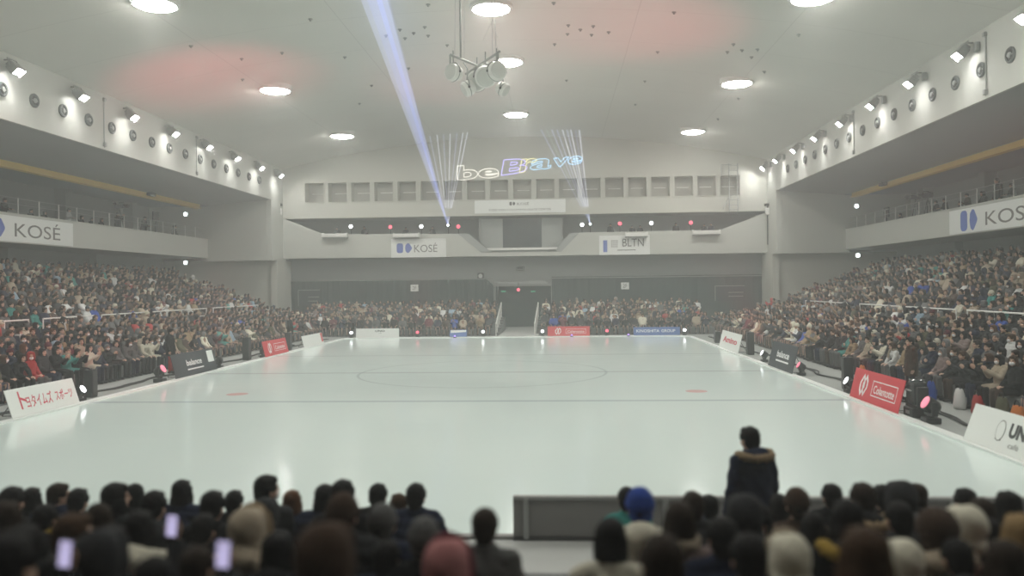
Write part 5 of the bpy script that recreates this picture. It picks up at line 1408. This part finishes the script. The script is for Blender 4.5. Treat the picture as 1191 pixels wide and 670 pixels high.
ca = me.color_attributes.new('dye', 'FLOAT_COLOR', 'POINT'); ca.data.foreach_set('color', CC.ravel())
cm_ = mat('crowd_garments', (.1,.1,.1), .85); n_ = cm_.node_tree.nodes.new('ShaderNodeVertexColor'); n_.layer_name = 'dye'; cm_.node_tree.links.new(n_.outputs[0], cm_.node_tree.nodes['Principled BSDF'].inputs['Base Color'])
me.materials.append(cm_); me.shade_smooth(); me.validate()
cr = link('crowd', me); tag(cr, 'seated spectators packed in the upper and farther rows of all the stands', 'crowd', kind='stuff')
print('INDIVIDUALS', ind, 'REST', len(rest), 'FACES', len(TT))
print('SCALE OUT', [q for q in near_log if not .88 <= q[0] <= 1.1 or q[1] > .3 or q[2]])

# ---------------------------------------------------------------- people and gear on the balconies, staff by the ice
def at_rail(sgn, px, py, off=1.0): X = CX+sgn*(HB+off); return at(px, py, 0, X)
def bal(sgn, px, py, pose, cc, hr, hc, where, ct='wool', off=1.0):
    p = at_rail(sgn, px, py, off); J = POSES[pose]
    person(pose, (p.x, p.y, 6.12), sgn*pi/2, ct, cc, hr, hc, label='person in %s, %s' % (cc, where), group='people on the side balconies', scale=max(.9, min(1.15, (p.z-6.12)/(J['Hd'].z+.01))))
for a in ((-1,4,243,'rail','black','short','black','standing at the left edge of the left balcony'), (-1,36,249,'lap','charcoal','short','black','seated behind the capitals of the left balcony'), (-1,52,251,'lap','black','bob','black','seated above the last capital on the left balcony'),
          (-1,79,249,'rail','white','short','black','standing by the pillar of the left balcony'), (-1,95,253,'lap','black','bob','dark_brown','leftmost of a seated group on the left balcony'), (-1,107,255,'lap','charcoal','short','black','second of a seated group on the left balcony'),
          (-1,118,256,'lap','navy','bob','black','third of a seated group on the left balcony'), (-1,137,249,'shoot','black','short','black','large camera operator standing on the left balcony'), (-1,167,254,'rail','black','short','black','standing beside the monitor on the left balcony'), (-1,203,264,'lap','charcoal','bob','black','seated near the far end of the left balcony'),
          (1,1160,207,'stand','black','short','black','camera operator standing tall on the right balcony'), (1,1178,216,'rail','charcoal','short','black','standing near the right edge of the right balcony'), (1,1143,225,'lap','black','bob','black','seated left of the tall operator on the right balcony'),
          (1,1126,229,'rail','brown','short','black','standing above the blue shapes of the right balcony'), (1,1100,233,'rail','black','short','black','right one of a standing pair on the right balcony'), (1,1090,236,'rail','charcoal','bob','black','left one of a standing pair on the right balcony'), (1,1047,250,'lap','black','short','black','seated right of the monitor on the right balcony'), (1,1117,240,'lap','navy','short','black','seated low above the banner start on the right balcony')): bal(*a)
def gear_camera(label, loc, rz, h):
    t = thing('video_camera', label, 'camera', loc, rz)
    for k in range(3):
        a = 2*pi*k/3+.5; b = MB(); b.tube((0,0,h-.15), (.42*cos(a), .42*sin(a), 0), .022); b.build('leg', M['dark_metal'], t)
    b = MB(); b.rbox((0,0,h), (.24,.55,.26), .04); b.rbox((0,.1,h+.2), (.08,.3,.05), .02); b.build('body', M['black'], t)
    b = MB(); b.lathe([(.07,0),(.10,.1),(.11,.28),(.09,.3)], 16, Matrix.Rotation(R(-90),3,'X'), (0,.27,h)); b.build('lens', M['dark_metal'], t)
    b = MB(); b.rbox((.24,-.18,h+.12), (.2,.14,.16), .03); b.build('viewfinder', M['black'], t)
def gear_monitor(label, loc, rz, h):
    t = thing('monitor', label, 'monitor', loc, rz)
    b = MB(); b.rbox((0,0,h), (.72,.10,.62), .02); b.build('case', M['black'], t)
    b = MB(); b.rbox((0,-.055,h), (.64,.012,.5), .004); b.build('screen', M['glass_dark'], t)
    b = MB(); b.tube((0,0,0), (0,0,h-.3), .04); b.rbox((0,0,.02), (.5,.4,.04), .01); b.build('stand', M['dark_metal'], t)
for sgn, px_, py_, lab in ((-1,139,240,'dark video camera held beside the tall operator on the left balcony'), (1,1065,229,'dark video camera on a tripod on the right balcony, left of the standing pair'), (1,1079,227,'small dark video camera on a tripod on the right balcony, right of the first')):
    p = at_rail(sgn, px_, py_, .55); gear_camera(lab, (p.x, p.y, 6.12), sgn*pi/2, p.z-6.12)
for sgn, px_, py_, lab in ((-1,181,252,'dark monitor on the left balcony near its far end'), (1,1031,247,'dark monitor on the right balcony near its far end')):
    p = at_rail(sgn, px_, py_, .7); gear_monitor(lab, (p.x, p.y, 6.12), sgn*pi/2, p.z-6.12)
for px_, py_, cc, pose, where in ((392,266,'charcoal','stand','behind the leftmost tray'), (424,265,'black','stand','left of the first red light'), (472,266,'charcoal','stand','behind the tray over the left banner'), (503,265,'black','stand','just left of the left laser'),
                                  (710,262,'black','stand','left of the right red light'), (735,264,'charcoal','stand','left of a pair over the right banner'), (744.5,264,'black','stand','right of a pair over the right banner'), (786,261,'charcoal','stand','right of the last white light'), (819,262,'black','stand','left of a pair behind the rightmost tray'), (827,261,'navy','stand','right of a pair behind the rightmost tray')):
    p = at(px_, py_, 1, YF+1.3); s_ = (p.z-deck)/(POSES[pose]['Hd'].z)
    person(pose, (p.x, YF+1.3, deck), pi, 'wool', cc, 'short', 'black', label='person in %s on the far balcony, %s' % (cc, where), group='people on the far balcony', scale=max(.85, min(1.12, s_)))
for px_, py_, sgn, cc, tr, lab in ((1060,487,1,'brown','black','person in a brown coat standing behind the large moving-head light'), (199,432,-1,'black','red','person in black with red trousers standing behind the left black board'), (338,404,-1,'black','black','person in black standing by the loudspeaker near the far left corner')):
    X = (XL-1.5) if sgn < 0 else (XR+1.5); p = at(px_, py_, 0, X); person('stand', (p.x, p.y, 0), sgn*pi/2, 'wool', cc, 'short', 'black', tr, 1.0, lab, 'staff beside the ice')
# bags on the floor in front of the right front row
def bag(px, py, w, h, m1, label):
    X = CX+12.55; p = at(px, py, 0, X); t = thing('bag', label, 'bag', (X, p.y, 0), pi/2)
    b = MB(); b.loft([((0,0,0),w*.5,w*.27),((0,0,h*.15),w*.52,w*.30),((0,0,h*.7),w*.46,w*.22),((0,0,h*.95),w*.40,w*.10),((0,0,h),w*.36,w*.05)], 20); o = b.build('pouch', M['cloth'], t, True); o.color = (*C_[m1], 1)
    b = MB(); b.path([(w*.2*cos(a)*1.1, .02, h*.92+w*.32*sin(a)) for a in [pi*i/10 for i in range(11)]], .014, 6); o = b.build('handle', M['leather'], t); o.color = (*C_['black'],1)
    b = MB(); b.rbox((0,-w*.275,h*.4), (w*.5,.03,h*.35), .012); o = b.build('pocket', M['cloth'], t); o.color = (*[c*.7 for c in C_[m1]],1)
for a in ((1116,472,.42,.5,'white','white bag on the floor before the right front row'), (1083,460,.4,.5,'blue','blue bag on the floor before the right front row'), (1137,476,.4,.45,'red','red bag on the floor before the right front row'), (1166,488,.45,.55,'olive','dark olive bag on the floor before the right front row'), (1184,492,.45,.45,'orange','orange bag on the floor before the right front row, nearest'),
          (1003,440,.4,.45,'orange','orange bag on the floor before the right front row, farthest')): bag(*a)
# ================================================================== LIGHT, AIR, CAMERA
def red_spot(src, dst, power, size, col=(1,.10,.14)):
    l = bpy.data.lights.new('stage_spot', 'SPOT'); l.energy = power; l.color = col; l.spot_size = R(size); l.spot_blend = 1; l.shadow_soft_size = .12
    o = bpy.data.objects.new('stage_spot', l); COL.objects.link(o); o.location = src
    o.rotation_euler = (Vector(dst)-Vector(src)).to_track_quat('-Z', 'Y').to_euler()
RS = 1900
red_spot((XL-.42, 31.5, .75), (-16, 37, 13.3), RS, 48)
red_spot((XR+.42, 33.0, .75), (2.5, 34, 14), RS, 52)
red_spot((XR+.42, 21.5, .75), (4.5, 46, 13.8), RS*.8, 36)
red_spot((-9, YFAR+.4, .75), (-5, 43, 14), RS*.35, 50)
red_spot((CX+HB-.3, 20, 7.4), (-25, 26.5, 3.6), 13000, 22)  # strong spot of the added balcony light, reddens the left stand

w = bpy.data.worlds.new('hall_air'); SC.world = w; w.use_nodes = True
nt = w.node_tree; nt.nodes['Background'].inputs['Color'].default_value = (.6,.65,.65,1); nt.nodes['Background'].inputs['Strength'].default_value = .0
v = nt.nodes.new('ShaderNodeVolumeScatter'); v.inputs['Color'].default_value = (.93,.97,.96,1); v.inputs['Density'].default_value = .0055; v.inputs['Anisotropy'].default_value = .4
nt.links.new(v.outputs[0], nt.nodes['World Output'].inputs['Volume'])

cam = bpy.data.cameras.new('camera'); co = bpy.data.objects.new('camera', cam); COL.objects.link(co)
m3 = Matrix((RT, UP, -FW)).transposed().to_4x4(); m3.translation = EYE; co.matrix_world = m3
cam.sensor_fit = 'HORIZONTAL'; cam.sensor_width = 36; cam.lens = F/W*36; cam.clip_start = .1; cam.clip_end = 300
cam.dof.use_dof = True; cam.dof.focus_distance = 36; cam.dof.aperture_fstop = cam.lens/50.
SC.camera = co
vs_ = SC.view_settings; SC.display_settings.display_device = 'sRGB'
vs_.view_transform = 'Standard'; vs_.look = 'None'; vs_.gamma = 1; vs_.use_curve_mapping = False; vs_.exposure = 0.6
cy = SC.cycles
cy.use_denoising = True; cy.max_bounces = 10; cy.diffuse_bounces = 6; cy.glossy_bounces = 4; cy.transparent_max_bounces = 24; cy.volume_bounces = 1
cy.sample_clamp_indirect = 6; cy.use_light_tree = True; cy.caustics_reflective = False
